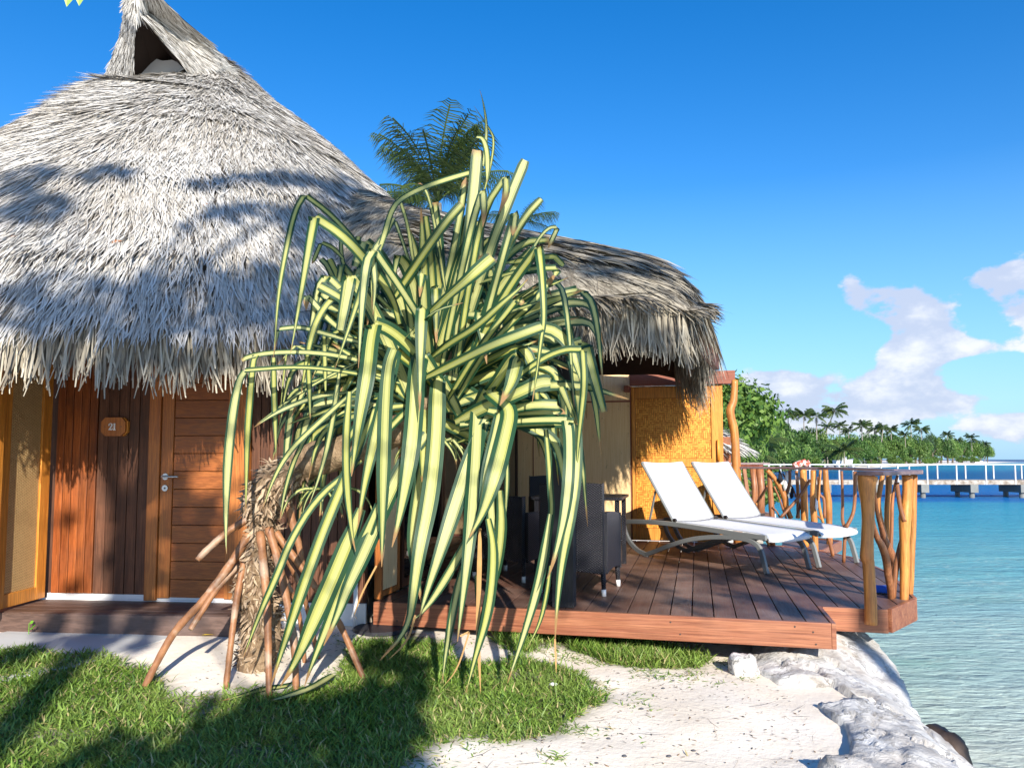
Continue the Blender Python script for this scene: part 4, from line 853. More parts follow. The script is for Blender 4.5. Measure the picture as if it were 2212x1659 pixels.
# ------------------------------------------------------------------ wicker chairs and table
m, t = mat('black_wicker'); co = objco(t); x, y, z = t.sep(co)[:3]
a = t.m('SINE', t.m('MULTIPLY', z, 330.0)); b = t.m('SINE', t.m('MULTIPLY', t.m('ADD', x, y), 210.0)); f = t.m('MULTIPLY', a, b); f = t.mapr(f, -.6, .9)
setp(t, t.mix(f, (.004, .004, .006), (.045, .045, .058)), .32, .6, t.bump(f, 1.0, .008)); M['wicker'] = m
def chair(label, H=.9, arm=.65):
    root = empty('wicker_chair', (0, 0, 0), label, 'chair', 'black wicker chairs round the terrace table')
    def panel(a, b, zlo, zhi_a, zhi_b, th, bow=0):
        a, b = Vector(a), Vector(b); d = (b-a).normalized(); n_ = Vector((d.y, -d.x, 0)); mb = MB(); K = 8; V = []
        for sd_ in (-1, 1):
            for i in range(K+1):
                s = i/K; q = a+(b-a)*s+n_*(th/2*sd_+bow*math.sin(math.pi*s)); zt = zhi_a+(zhi_b-zhi_a)*s; drop = .025*math.sin(math.pi*s)
                V += [(q.x, q.y, zlo+drop), (q.x+n_.x*0, q.y, (zlo+zt)/2), (q.x-.0, q.y, zt+.012*math.sin(math.pi*s))]
        Fa = []; R = (K+1)*3
        for i in range(K):
            for k in range(2):
                p = i*3+k; Fa += [(p, p+3, p+4, p+1), (R+p, R+p+1, R+p+4, R+p+3)]
            p = i*3; Fa += [(p, R+p, R+p+3, p+3), (p+2, p+5, R+p+5, R+p+2)]
        for i in (0, K):
            for k in range(2): p = i*3+k; Fa.append((p, p+1, R+p+1, R+p))
        return mb.add(V, Fa)
    panel((-.27, -.27, 0), (.27, -.27, 0), .17, H, H, .045, .03).build('backrest', M['wicker'], root, local=True, bevel=.008)
    panel((.27, -.235, 0), (.27, .27, 0), .17, arm+.02, arm-.02, .045).build('side_panel', M['wicker'], root, local=True, bevel=.008)
    panel((-.27, -.235, 0), (-.27, .27, 0), .17, arm+.02, arm-.02, .045).build('side_panel', M['wicker'], root, local=True, bevel=.008)
    MB().box((-.245, -.24, .36), (.245, .27, .44)).build('seat', M['wicker'], root, local=True, bevel=.015)
    panel((-.245, .26, 0), (.245, .26, 0), .19, .358, .358, .03).build('apron', M['wicker'], root, local=True)
    for sx in (-1, 1):
        for sy_ in (-1, 1):
            lg = MB().tube([(sx*.262, sy_*.262, .21), (sx*.268, sy_*.270, .045)], [.022, .017], 10).build('leg', M['wicker'], root, smooth=True, local=True)
            MB().tube([(sx*.268, sy_*.270, .055), (sx*.27, sy_*.272, 0)], [.0195, .018], 12).build('foot_cap', M['white'], lg, smooth=True, local=True)
    return root
c1 = chair('nearest black wicker armchair, its high back turned to the camera right of the black post'); c1.location = (.58, 6.63, ZD); c1.rotation_euler = (0, 0, rad(-20))
c2 = chair('black wicker armchair in the shade left of the black post', .76, .60); c2.location = (.02, 7.35, ZD); c2.rotation_euler = (0, 0, rad(-32))
c3 = chair('black wicker armchair on the far side of the terrace table'); c3.location = (.52, 8.85, ZD); c3.rotation_euler = (0, 0, rad(190))
tb = empty('dining_table', (.72, 8.0, ZD), 'dark square terrace table with a thin top between the wicker chairs', 'table', rz=-BR)
MB().box((-.45, -.40, .70), (.45, .40, .73)).build('tabletop', M['wicker'], tb, local=True, bevel=.006)
for sx in (-1, 1):
    for sy_ in (-1, 1): MB().box((sx*.40-.022, sy_*.35-.022, 0), (sx*.40+.022, sy_*.35+.022, .699)).build('leg', M['wicker'], tb, local=True)
# ------------------------------------------------------------------ striped screw pine (pandanus) in front of the house
def C3(x, y): return (800+x/1.185)/1.7816, (1300+y/1.185)/1.7816
def C4(x, y): return (850+x/1.4427)/1.7816, (350+y/1.4427)/1.7816
def C5(x, y): return (1300+x/1.1060)/1.7816, (1200+y/1.1060)/1.7816
def C9(x, y): return (1050+x/1.8433)/1.7816, (650+y/1.8433)/1.7816
SCL = {C3: 1.185, C4: 1.4427, C5: 1.106, C9: 1.8433}
PB = atz(560, 1425, .06); PB.y = 5.0; PB.x = at(560, 1425, 5.0).x; PB.z = hzf(PB.x, PB.y)
PN_ = empty('pandanus', PB, 'variegated screw pine with long green and yellow striped drooping leaves on prop roots', 'pandanus')
m, t = mat('striped_leaf')
uvn = t.new('ShaderNodeUVMap', uv_map='UVMap').outputs[0]; u_, v_, _ = t.sep(uvn)[:3]; r = orand(t)
au = t.m('ABSOLUTE', t.m('SUBTRACT', u_, .5))
st = t.noise(t.comb(t.m('MULTIPLY', u_, 24.0), t.m('MULTIPLY', r, 91.0), t.m('MULTIPLY', v_, .25)), 1.0, 2, .6)
edge_ = t.m('ADD', .26, t.m('MULTIPLY', t.m('SUBTRACT', r, .5), .10))
mg = t.mapr(t.m('ADD', au, t.m('MULTIPLY', t.m('SUBTRACT', st, .5), .05)), edge_, t.m('ADD', edge_, .012))
ln = t.m('MULTIPLY', t.mapr(st, .55, .59), t.mapr(au, .02, .24, .12, 1.0))
ye = t.mix(t.m('FRACT', t.m('MULTIPLY', r, 7.3)), (.42, .42, .045), (.56, .56, .22)); ye = t.mix(t.mapr(t.noise(t.comb(t.m('MULTIPLY', u_, 8.0), r, v_), 1, 3), .4, .7, 0, .5), ye, (.56, .57, .32))
gr = t.mix(t.noise(t.comb(t.m('MULTIPLY', u_, 30.0), r, t.m('MULTIPLY', v_, 1.5)), 1, 2), (.010, .046, .020), (.024, .082, .034))
wob = t.m('ADD', au, t.m('MULTIPLY', t.m('SUBTRACT', st, .5), .02))
l1 = t.m('SUBTRACT', 1.0, t.mapr(t.m('ABSOLUTE', t.m('SUBTRACT', wob, t.m('SUBTRACT', edge_, .045))), .004, .016)); l2 = t.m('MULTIPLY', t.m('SUBTRACT', 1.0, t.mapr(t.m('ABSOLUTE', t.m('SUBTRACT', wob, t.m('SUBTRACT', edge_, .095))), .002, .011)), t.m('GREATER_THAN', t.m('FRACT', t.m('MULTIPLY', r, 3.7)), .4))
ce = t.m('SUBTRACT', 1.0, t.mapr(t.m('ABSOLUTE', t.m('SUBTRACT', u_, .5)), .0, .014)); ye = t.mix(t.m('MULTIPLY', ce, .45), ye, gr)
ye = t.mix(t.mapr(au, .02, .2, .45, 0), ye, (.54, .56, .24))
c = t.mix(t.m('MAXIMUM', t.m('MAXIMUM', mg, t.m('MULTIPLY', ln, .7)), t.m('MULTIPLY', t.m('MAXIMUM', l1, l2), .75)), ye, gr)
bl = t.noise(t.comb(t.m('MULTIPLY', u_, 3.0), t.m('MULTIPLY', r, 31.0), t.m('MULTIPLY', v_, 9.0)), 1, 4, .7); c = t.mix(t.mapr(bl, .74, .78), c, (.16, .09, .03))
c = t.mix(t.mapr(t.m('ADD', v_, t.m('MULTIPLY', t.m('FRACT', t.m('MULTIPLY', r, 13.7)), .07)), .955, .99), c, (.35, .2, .08))
setp(t, c, .42, .4, t.bump(st, .5, .006))
tr_ = t.new('ShaderNodeBsdfTranslucent'); t.put(tr_.inputs[0], t.mix(1.0, c, (.9, 1.0, .5), 'MULTIPLY')); mx = t.new('ShaderNodeMixShader'); mx.inputs[0].default_value = .22
t.l.new(t.p.outputs[0], mx.inputs[1]); t.l.new(tr_.outputs[0], mx.inputs[2]); t.l.new(mx.outputs[0], t.o.inputs[0]); M['leaf'] = m
M['dry_leaf'] = plain('dry_leaf_brown', (.42, .25, .10), .7, .2, 0, 12, .3)
def corners(P):
    """merge close bends into one crease; returns smoothed runs split at the creases"""
    P = list(P); i = 1
    def turn(i): return (P[i]-P[i-1]).angle(P[i+1]-P[i]) if (P[i]-P[i-1]).length > 1e-5 and (P[i+1]-P[i]).length > 1e-5 else 0
    while i < len(P)-2:
        if (P[i+1]-P[i]).length < .10 and turn(i) > .35 and turn(i+1) > .35 and turn(i)+turn(i+1) > 1.1:
            P[i:i+2] = [(P[i]+P[i+1])/2]
        else: i += 1
    runs = [[P[0]]]
    for i in range(1, len(P)-1):
        runs[-1].append(P[i])
        if turn(i) > 1.05: runs.append([P[i]])
    runs[-1].append(P[-1]); return runs
def chaik(P, n=2):
    for _ in range(n):
        Q = [P[0]]
        for a, b in zip(P[:-1], P[1:]): Q += [a*.75+b*.25, a*.25+b*.75]
        P = Q+[P[-1]]
    return P
def leaf(pts, wpx, yend=0.0, y0=4.75, taper=.5, face=(0, -1, .25), tip=.04, mt='leaf', fr=None, rnd=.3, w3=None, P3=None, basew=.55, keel=.22):
    """a strap leaf. pts traced (frame, x, y); depth runs from y0 at the base to y0+yend at the tip"""
    if P3 is None:
        n = len(pts); raw = [Vector(fr(*p[:2])) if fr else Vector(p[:2]) for p in pts]
        L = [0]
        for a, b in zip(raw[:-1], raw[1:]): L.append(L[-1]+(b-a).length)
        P = []
        for i, q in enumerate(raw):
            s = L[i]/(L[-1] or 1); k = pts[i][2] if len(pts[i]) > 2 else y0+yend*min(1, s*1.6); P.append(at(q.x, q.y, k))
        w = wpx/SCL.get(fr, 1.7816)/1.7816*(y0+yend*.7)/F*.85
    else: P = [Vector(p) for p in P3]; w = w3
    taper = min(.97, taper+.10); vs_ = .92 if tip >= .5 else 1.0; runs = corners(P); P = []; cr = set(); off = 0.0
    for ri, rn in enumerate(runs):
        q = chaik(rn, 2); q2 = [q[0]]
        for p in q[1:-1]:
            if (p-q2[-1]).length > .010: q2.append(p)
        q2.append(q[-1])
        if ri: off += .012; cr.add(len(P)-1); q2 = q2[1:]
        P += [p+Vector((0, -off, 0)) for p in q2]
    n = len(P); acc = [0]
    for a, b in zip(P[:-1], P[1:]): acc.append(acc[-1]+(b-a).length)
    L = acc[-1] or 1; V = []; UV = []; nf = Vector(face)+Vector((random.uniform(-rnd, rnd), 0, random.uniform(-rnd, rnd))); nf.normalize(); prev = None; tw = random.uniform(-.35, .35); after = False
    for i, p in enumerate(P):
        s = acc[i]/L; stretch = 1.0
        if i in cr:
            t1 = (P[i]-P[i-1]).normalized(); t2 = (P[i+1]-P[i]).normalized(); wd = t1+t2
            if wd.length < .15: wd = t1.cross(nf)
            tg = t2; wd.normalize(); stretch = min(1.5, 1/max(.5, math.sin(t1.angle(t2)/2)))
            if prev is not None and wd.dot(prev) < 0: wd = -wd
            prev = wd; after = True; nn = wd.cross(tg); nn = nn.normalized() if nn.length > .01 else nf; wd_ = wd
        else:
            lo = i-1 if (i-1 >= 0) else i; tg = (P[min(i+1, n-1)]-P[lo]).normalized(); wd = tg.cross(nf)
            wd = wd.normalized() if wd.length > .15 else (prev or tg.orthogonal().normalized())
            if prev is not None:
                if wd.dot(prev) < 0: wd = -wd
                if not after: wd = (prev*.5+wd*.5).normalized(); wd = (wd-tg*wd.dot(tg)*.9).normalized()
            after = False; prev = wd; nn = wd.cross(tg).normalized(); ang = tw*math.sin(s*3.0)*min(1, min([abs(i-c_) for c_ in cr] or [9])/6); wd_ = wd*math.cos(ang)+nn*math.sin(ang)
        k = (basew+(1-basew)*min(1, s/.22))*(1 if s < taper else max(tip, 1-((s-taper)/(1-taper))**1.25*(1-tip)))
        hw = w*.5*k*stretch
        for j in range(5):
            u = (j-2)/2; V.append(p+wd_*(hw*u)+nn*(hw*(keel if i not in cr else 0)*(abs(u)-.45*(abs(u) == 1)*.3))); UV.append((j/4, s*vs_))
    Fq = [(i*5+j, i*5+j+1, i*5+j+6, i*5+j+5) for i in range(n-1) for j in range(4)]
    me = np_mesh('leaf', np.array([list(v) for v in V]), np.array(Fq), uv=np.array(UV), smooth=True, off=PN_.location)
    return link('leaf', me, M[mt], PN_)
def LF(fr, pts, w, **k): return leaf(pts, w, fr=fr, **k)
# erect and arching leaves of the crown (traced in the zoomed frame C9)
b = 4.78
LF(C9, [(1290,1500),(1330,1000),(1390,500),(1430,120),(1450,-130)], 105, taper=.97, tip=.8, yend=-.1, y0=b)
LF(C4, [(1420,258),(1455,262),(1478,330),(1482,420),(1476,510)], 40, y0=4.66, yend=-.05, taper=.6)
LF(C4, [(1455,420),(1472,300),(1476,180),(1458,70),(1438,-5)], 26, y0=4.8, yend=0, taper=.3, basew=1)
LF(C4, [(1440,640),(1500,420),(1520,270),(1490,210),(1405,85)], 20, y0=4.85, taper=.5)
LF(C9, [(1250,1500),(1400,1000),(1560,520),(1690,180),(1790,-60)], 95, taper=.93, tip=.75, yend=-.15, y0=b, face=(.3,-1,.2))
LF(C9, [(1300,1450),(1380,900),(1490,300),(1600,60),(1650,40),(1680,60),(1660,180),(1600,330)], 66, taper=.8, yend=-.25, y0=b-.05)
LF(C9, [(1190,1450),(1300,900),(1420,360),(1480,145),(1500,160),(1500,330),(1490,420)], 66, taper=.8, yend=-.3, y0=b-.02)
LF(C9, [(1360,1500),(1500,1050),(1640,600),(1790,340),(1905,215)], 72, taper=.93, tip=.75, yend=-.2, y0=b)
LF(C9, [(1400,1500),(1530,1000),(1640,600),(1700,290),(1720,275),(1735,330),(1700,480)], 74, taper=.85, yend=-.25, y0=b-.05)
LF(C9, [(1480,1300),(1700,900),(1850,550),(1950,420),(2010,350),(2030,370),(2020,470),(1950,570)], 52, taper=.85, yend=-.3, y0=b-.05, face=(-.3,-1,.3))
LF(C9, [(1330,1550),(1500,1150),(1700,800),(1850,560),(1890,530),(1905,560),(1905,700),(1920,900),(1925,1090),(1905,1200),(1880,1400),(1840,1659)], 92, taper=.42, yend=-.55, y0=b)
LF(C9, [(1000,1150),(1200,950),(1380,790),(1480,700),(1560,630)], 128, taper=.97, tip=.9, yend=-.6, y0=b-.1, rnd=.1, basew=.7)
LF(C9, [(940,1200),(1130,1010),(1350,950)], 60, taper=.5, yend=-.4, y0=b-.2)
LF(C9, [(1090,1480),(1300,1380),(1560,1250),(1750,1180),(1910,1120)], 108, taper=.97, tip=.9, yend=-.6, y0=b-.15, rnd=.1, basew=.7)
LF(C9, [(1090,1360),(1250,1240),(1450,1120),(1620,960),(1750,850),(1810,780)], 75, taper=.6, yend=-.5, y0=b-.1)
LF(C9, [(1420,820),(1600,770),(1800,710),(2010,690),(2030,720),(2000,760)], 74, taper=.9, tip=.5, yend=-.35, y0=b-.05)
LF(C9, [(1640,670),(1800,650),(1990,620),(2020,650),(2060,690)], 64, taper=.9, tip=.6, yend=-.2, y0=b)
LF(C9, [(1600,1050),(1850,880),(2100,770)], 44, taper=.6, yend=-.3, y0=b)
LF(C9, [(1300,1640),(1500,1300),(1700,1080),(1850,950),(2010,740)], 70, taper=.8, yend=-.3, y0=b)
LF(C9, [(1240,1640),(1480,1250),(1700,930),(1770,915),(1775,960)], 74, taper=.85, tip=.5, yend=-.35, y0=b-.05)
LF(C9, [(1160,1300),(1190,1000),(1280,600),(1340,280),(1370,60)], 72, taper=.85, yend=0, y0=b+.05)
LF(C9, [(860,920),(950,780),(1100,560),(1220,390),(1345,250)], 84, taper=.95, tip=.85, yend=-.2, y0=b+.02)
LF(C9, [(1500,0),(1250,70),(1050,140),(900,220),(840,300),(790,480),(740,620),(700,760),(705,1000)], 58, taper=.55, yend=-.35, y0=4.75, basew=.8)
LF(C9, [(1080,1000),(1000,700),(960,400),(910,200),(880,210),(840,300),(790,430)], 34, taper=.6, yend=-.1, y0=b)
LF(C9, [(1230,900),(1170,500),(1110,200),(1060,110),(1030,110)], 36, taper=.8, yend=0, y0=b+.05)
LF(C9, [(1010,800),(950,600),(880,350),(850,380),(830,450)], 34, taper=.7, yend=0, y0=b+.05)
LF(C9, [(900,1100),(850,900),(640,620),(480,460),(320,360),(300,330),(280,340),(250,600),(200,900),(150,1200),(130,1310)], 98, taper=.45, yend=-.45, y0=b-.05, face=(0,-1,.4))
LF(C9, [(820,900),(620,560),(420,330),(240,180),(215,195),(160,300),(100,560),(40,900),(15,1300),(5,1350)], 56, taper=.5, yend=-.3, y0=b, face=(0,-1,.3))
LF(C9, [(760,560),(700,620),(650,780),(600,950),(540,1130),(440,1420)], 66, taper=.3, yend=-.2, y0=4.5)
LF(C9, [(860,350),(790,480),(700,600),(730,800),(710,1040)], 60, taper=.4, yend=-.1, y0=4.45)
LF(C9, [(730,1100),(600,1000),(460,900),(330,830)], 92, taper=.9, tip=.8, yend=-.2, y0=b+.05)
LF(C9, [(700,1380),(560,1200),(400,1080),(280,940),(250,880),(235,920),(240,1010)], 54, taper=.8, yend=-.2, y0=b+.05)
LF(C9, [(500,640),(430,560),(360,510),(330,540),(280,680)], 42, taper=.8, yend=0, y0=b+.15)
LF(C9, [(640,640),(600,520),(610,480)], 58, taper=.9, tip=.7, yend=0, y0=b+.25, basew=1)
LF(C9, [(470,900),(400,700),(340,640)], 60, taper=.9, tip=.7, yend=0, y0=b+.25)
LF(C9, [(560,1000),(480,800),(400,640)], 60, taper=.9, tip=.7, yend=0, y0=b+.2)
LF(C9, [(620,1060),(560,800),(480,640),(490,400)], 40, taper=.7, yend=0, y0=b+.25)
LF(C9, [(840,1000),(700,860),(560,820),(440,900),(350,1000),(280,1150),(230,1400),(200,1600)], 62, taper=.5, yend=-.2, y0=b)
LF(C9, [(860,1300),(620,1230),(400,1180),(200,1120),(50,1125),(30,1150),(20,1290)], 50, taper=.7, yend=-.2, y0=b)
LF(C9, [(900,1450),(600,1350),(300,1300),(0,1300),(-170,1330),(-220,1360)], 44, taper=.9, tip=.7, yend=-.3, y0=b)
LF(C3, [(225,75),(208,95),(195,250),(180,450),(176,640),(172,800)], 44, y0=4.48, taper=.35, basew=.8)
LF(C9, [(900,1520),(600,1450),(200,1400),(-200,1430)], 48, taper=.95, tip=.8, yend=-.3, y0=b-.1)
LF(C3, [(170,155),(145,190),(118,320),(95,520),(84,740),(82,930),(86,985)], 52, y0=4.38, taper=.4, basew=.8)
LF(C3, [(300,90),(302,250),(308,400),(311,560)], 40, y0=4.6, taper=.4, basew=.7)
LF(C3, [(455,60),(462,200),(467,370)], 36, y0=4.6, taper=.4, basew=.7)
LF(C3, [(530,-20),(534,100),(538,290)], 28, y0=4.7, taper=.4, basew=.7)
LF(C3, [(360,60),(345,180),(330,340)], 14, y0=4.6, taper=.3)
LF(C3, [(640,250),(500,265),(330,330),(210,408)], 34, y0=4.75, taper=.5, yend=-.2)
LF(C3, [(640,300),(520,340),(430,370),(360,398)], 26, y0=4.8, taper=.5)
# leaves hanging in front
LF(C5, [(440,330),(330,170),(230,80),(170,48),(140,56),(140,120),(128,250),(98,420),(78,560),(60,700)], 84, taper=.55, yend=-.5, y0=b, face=(0,-1,.35), rnd=.05)
LF(C5, [(420,330),(330,230),(260,160),(228,170),(215,300),(180,450),(140,620),(110,760),(86,920)], 74, taper=.5, yend=-.45, y0=b, face=(0,-1,.3), rnd=.1)
LF(C5, [(240,160),(215,230),(204,400),(198,600),(192,800),(187,1085)], 72, taper=.45, y0=4.30, yend=0, rnd=.1, basew=.9)
LF(C5, [(480,420),(430,300),(370,190),(336,180),(335,260),(328,420),(312,600),(285,760),(258,900),(232,1000)], 92, taper=.55, yend=-.5, y0=b, face=(0,-1,.35), rnd=.05)
LF(C5, [(520,440),(470,340),(430,278),(425,320),(422,480),(410,650),(388,820),(350,1000),(325,1180),(300,1350),(180,1480)], 92, taper=.42, yend=-.5, y0=b, face=(0,-1,.35), rnd=.05)
LF(C5, [(540,480),(570,420),(594,395),(593,500),(586,650),(572,850),(552,1050),(528,1250),(510,1400)], 88, taper=.4, yend=-.55, y0=b-.05, face=(0,-1,.35), rnd=.05)
LF(C5, [(560,470),(640,330),(700,380),(735,420),(715,520),(670,700),(620,850),(560,960)], 92, taper=.6, yend=-.55, y0=b-.1, face=(0,-1,.35), rnd=.05)
LF(C5, [(640,420),(690,430),(680,500),(650,620),(622,760),(596,880)], 70, taper=.5, yend=-.15, y0=4.4, rnd=.1)
LF(C5, [(520,480),(640,470),(800,462),(940,458),(975,462),(985,520),(985,680),(968,850),(935,1000),(905,1100),(890,1135)], 62, taper=.6, yend=-.45, y0=b-.1, rnd=.1)
LF(C5, [(560,500),(760,480),(960,470),(1012,475),(1020,560),(1015,720),(985,900),(950,1080),(930,1280),(924,1400)], 58, taper=.55, yend=-.35, y0=b-.05, rnd=.1)
LF(C5, [(924,1390),(927,1460),(930,1540)], 9, y0=4.4, mt='dry_leaf', basew=1)
LF(C5, [(885,500),(897,620),(905,760),(912,850),(890,1000),(862,1120)], 34, y0=4.55, taper=.6, rnd=.1, basew=.7)
LF(C5, [(905,860),(880,1030),(850,1180),(800,1350),(760,1470),(722,1580)], 52, y0=4.45, taper=.35, rnd=.1, basew=.5)
LF(C5, [(905,1080),(890,1200),(860,1330),(800,1440)], 24, y0=4.5, taper=.4, rnd=.1)
LF(C5, [(560,480),(700,330),(850,210),(960,160),(1030,142),(1052,180),(1050,300),(1035,440),(1022,560),(1015,700)], 40, taper=.6, yend=-.25, y0=b-.05)
LF(C5, [(540,460),(660,330),(740,200),(768,168),(766,210),(745,290),(715,350),(690,400)], 76, taper=.7, yend=-.45, y0=b-.05, rnd=.1)
LF(C5, [(500,470),(640,400),(770,345),(860,300),(905,300)], 78, taper=.96, tip=.8, yend=-.35, y0=b-.05)
LF(C5, [(520,490),(680,430),(830,395),(935,390),(945,410),(920,430)], 66, taper=.93, tip=.7, yend=-.3, y0=b-.05)
LF(C5, [(520,500),(680,460),(850,430),(970,432)], 52, taper=.9, yend=-.25, y0=b)
LF(C5, [(640,440),(560,640),(500,830),(430,1040),(370,1220),(345,1310)], 88, taper=.4, yend=-.3, y0=4.6, rnd=.15)
LF(C5, [(620,860),(560,960),(470,1120),(400,1230),(340,1300),(310,1310)], 46, taper=.5, y0=4.5, rnd=.15)
LF(C5, [(640,880),(665,1000),(655,1180),(630,1320),(590,1450),(545,1620)], 56, taper=.4, y0=4.45, rnd=.1)
LF(C5, [(690,760),(700,900),(685,1050),(650,1180),(610,1330),(580,1440)], 60, taper=.4, y0=4.5, rnd=.1)
LF(C5, [(640,640),(650,760),(655,900),(672,1010),(668,1100)], 58, taper=.6, y0=4.55, rnd=.1)
LF(C5, [(605,920),(603,1050),(600,1180),(596,1330),(600,1450),(608,1625)], 26, y0=4.6, mt='dry_leaf', taper=.5)
LF(C5, [(360,620),(345,760),(325,900),(322,1010),(340,1130),(355,1240)], 64, taper=.5, y0=4.7, rnd=.15)
LF(C5, [(540,1060),(510,1180),(480,1330),(460,1450),(445,1570)], 42, taper=.4, y0=4.5, rnd=.15)
LF(C5, [(722,640),(720,760),(712,900)], 24, taper=.3, y0=4.55)
LF(C5, [(590,1120),(600,1220),(592,1330)], 30, taper=.3, y0=4.7)
LF(C5, [(50,340),(34,560),(40,760),(62,960),(76,1020)], 46, taper=.5, y0=4.35, rnd=.1)
LF(C5, [(380,520),(280,650),(200,820),(120,1010),(40,1180),(0,1290),(-60,1420)], 96, taper=.5, y0=4.6, yend=-.2, rnd=.1)
LF(C3, [(700,780),(640,930),(560,1120),(480,1300),(400,1480),(330,1590)], 96, taper=.45, y0=4.5, yend=-.05, rnd=.1)
LF(C3, [(780,760),(700,960),(620,1140),(540,1330),(470,1500),(440,1590)], 78, taper=.4, y0=4.45, rnd=.1)
LF(C3, [(760,330),(660,560),(560,800),(520,900),(440,1120),(370,1330),(320,1480),(285,1600)], 64, taper=.55, y0=4.6, yend=-.15, rnd=.1)
LF(C3, [(700,560),(640,610),(490,740),(375,930),(318,1080),(240,1250),(160,1460)], 44, taper=.55, y0=4.6, yend=-.15, rnd=.1)
LF(C3, [(600,160),(565,420),(515,620),(460,765)], 38, taper=.4, y0=4.6, rnd=.1)
LF(C3, [(680,230),(470,420),(370,520),(300,640),(248,785)], 34, taper=.5, y0=4.6, yend=-.1)
LF(C3, [(640,330),(480,400),(400,540),(350,700),(328,838)], 40, taper=.5, y0=4.65, yend=-.1)
LF(C3, [(690,110),(520,190),(360,290),(215,400)], 24, taper=.5, y0=4.7)
LF(C3, [(620,500),(700,360),(760,300)], 40, taper=.5, y0=4.7)
gA_ = [(C3(575,1535)+(4.35,)), (C3(500,1585)+(4.25,)), (C3(420,1618)+(4.2,)), (C3(340,1640)+(4.18,)), (C3(285,1652)+(4.16,))]
P3 = [atz(x, y, .10-.012*i) for i, (x, y, _) in enumerate(gA_)]; leaf(None, 0, P3=P3, w3=.075, face=(0, -.5, .8), rnd=.1)
P3 = [atz(*C3(x, y), .05) for x, y in ((440,1560),(360,1590),(260,1600),(180,1625),(60,1655))]; leaf(None, 0, P3=P3, w3=.05, face=(0, -.4, .9), rnd=.1)
LF(C5, [(330,1290),(300,1400),(215,1480)], 10, y0=4.5, mt='dry_leaf', basew=1); LF(C5, [(520,1380),(560,1360),(510,1520),(450,1590)], 9, y0=4.4, mt='dry_leaf', basew=1)
LF(C5, [(165,1080),(100,1200),(70,1290),(90,1310)], 9, y0=4.5, mt='dry_leaf', basew=1)
# the rest of the crown: leaves radiating from the stem behind those
stem = [at(905, 905, 4.85), at(950, 820, 4.85), at(975, 700, 4.88), at(1000, 560, 4.9)]
rs = random.Random(5)
for k in range(110):
    s = rs.random(); b0 = stem[0].lerp(stem[2], s); 
    a = rs.uniform(-2.1, 2.3); up = rs.uniform(-.5, 1.0) if abs(a) < 1.2 else rs.uniform(-.35, .7)
    d = Vector((math.sin(a), abs(math.cos(a))*.55 if rs.random() < .75 else -.4*math.cos(a), up)).normalized()
    Lf = rs.uniform(.55, 1.05)*(1 if d.z > .2 else .85)
    p1 = b0+d*Lf*.5; p2 = b0+d*Lf+Vector((0, 0, -.06)); hang = rs.uniform(.2, .75)
    p3 = p2+Vector((d.x*.10, d.y*.10, -.10)); p4 = p3+Vector((d.x*.05, d.y*.05, -hang)) 
    P3 = [b0, p1, p2, p3, p4] if (rs.random() < .6 and d.z < .75) else [b0, p1, p2]
    P3 = [Vector((p.x, min(p.y, 5.55), max(p.z, .3))) for p in P3]
    leaf(None, 0, P3=P3, w3=rs.uniform(.055, .09), face=(rs.uniform(-.5, .5), -1, rs.uniform(.1, .7)), taper=.5, basew=.5)
for k in range(46):
    s = rs.random(); b0 = stem[0].lerp(stem[2], s); a = rs.gauss(.28, .42); d = Vector((math.sin(a), rs.uniform(-.22, .16), math.cos(a))).normalized(); Lf = rs.uniform(.75, 1.25)*(1-.25*s); dr = rs.uniform(.0, .22)
    P3 = [b0, b0+d*Lf*.5, b0+d*Lf*.8+Vector((d.x*.05, -.02, -dr*.12)), b0+d*Lf+Vector((d.x*.16, -.06, -dr))]
    if rs.random() < .45: P3 += [P3[-1]+Vector((d.x*.12, -.04, -rs.uniform(.15, .5)))]
    leaf(None, 0, P3=P3, w3=rs.uniform(.06, .095), face=(rs.uniform(-.5, .4), -1, rs.uniform(0, .4)), taper=.6, basew=.6, tip=.05 if rs.random() < .6 else .6)
for k in range(44):
    s = rs.random()*.6; b0 = stem[0].lerp(stem[2], s); a = rs.uniform(-1.45, -.25); el_ = rs.uniform(-.15, 1.0); d = Vector((math.sin(a), rs.uniform(.0, .4), el_)).normalized(); Lf = rs.uniform(.5, 1.0)
    P3 = [b0, b0+d*Lf*.55, b0+d*Lf]
    if rs.random() < .6: P3 += [P3[-1]+Vector((d.x*.12, -.03, -rs.uniform(.1, .55)))]
    leaf(None, 0, P3=[Vector((p.x, min(p.y, 5.5), p.z)) for p in P3], w3=rs.uniform(.045, .08), face=(rs.uniform(-.5, .5), -1, rs.uniform(-.2, .6)), taper=.6, basew=.6)
# young tufts under the crown
for k in range(26):
    b0 = at(*C3(520+rs.uniform(-60, 60), 700), 4.9) if k < 9 else at(*C5(400+rs.uniform(-60, 120), 560), 4.85); a = rs.uniform(0, 6.28)
    e_ = Vector((math.cos(a), -abs(math.sin(a)), 0)); L_ = rs.uniform(.12, .26)
    leaf(None, 0, P3=[b0, b0+e_*L_*.6+UP*.03, b0+e_*L_-UP*.05, b0+e_*(L_*1.15)-UP*L_*.7], w3=.022, face=(0, -1, .5), taper=.4)
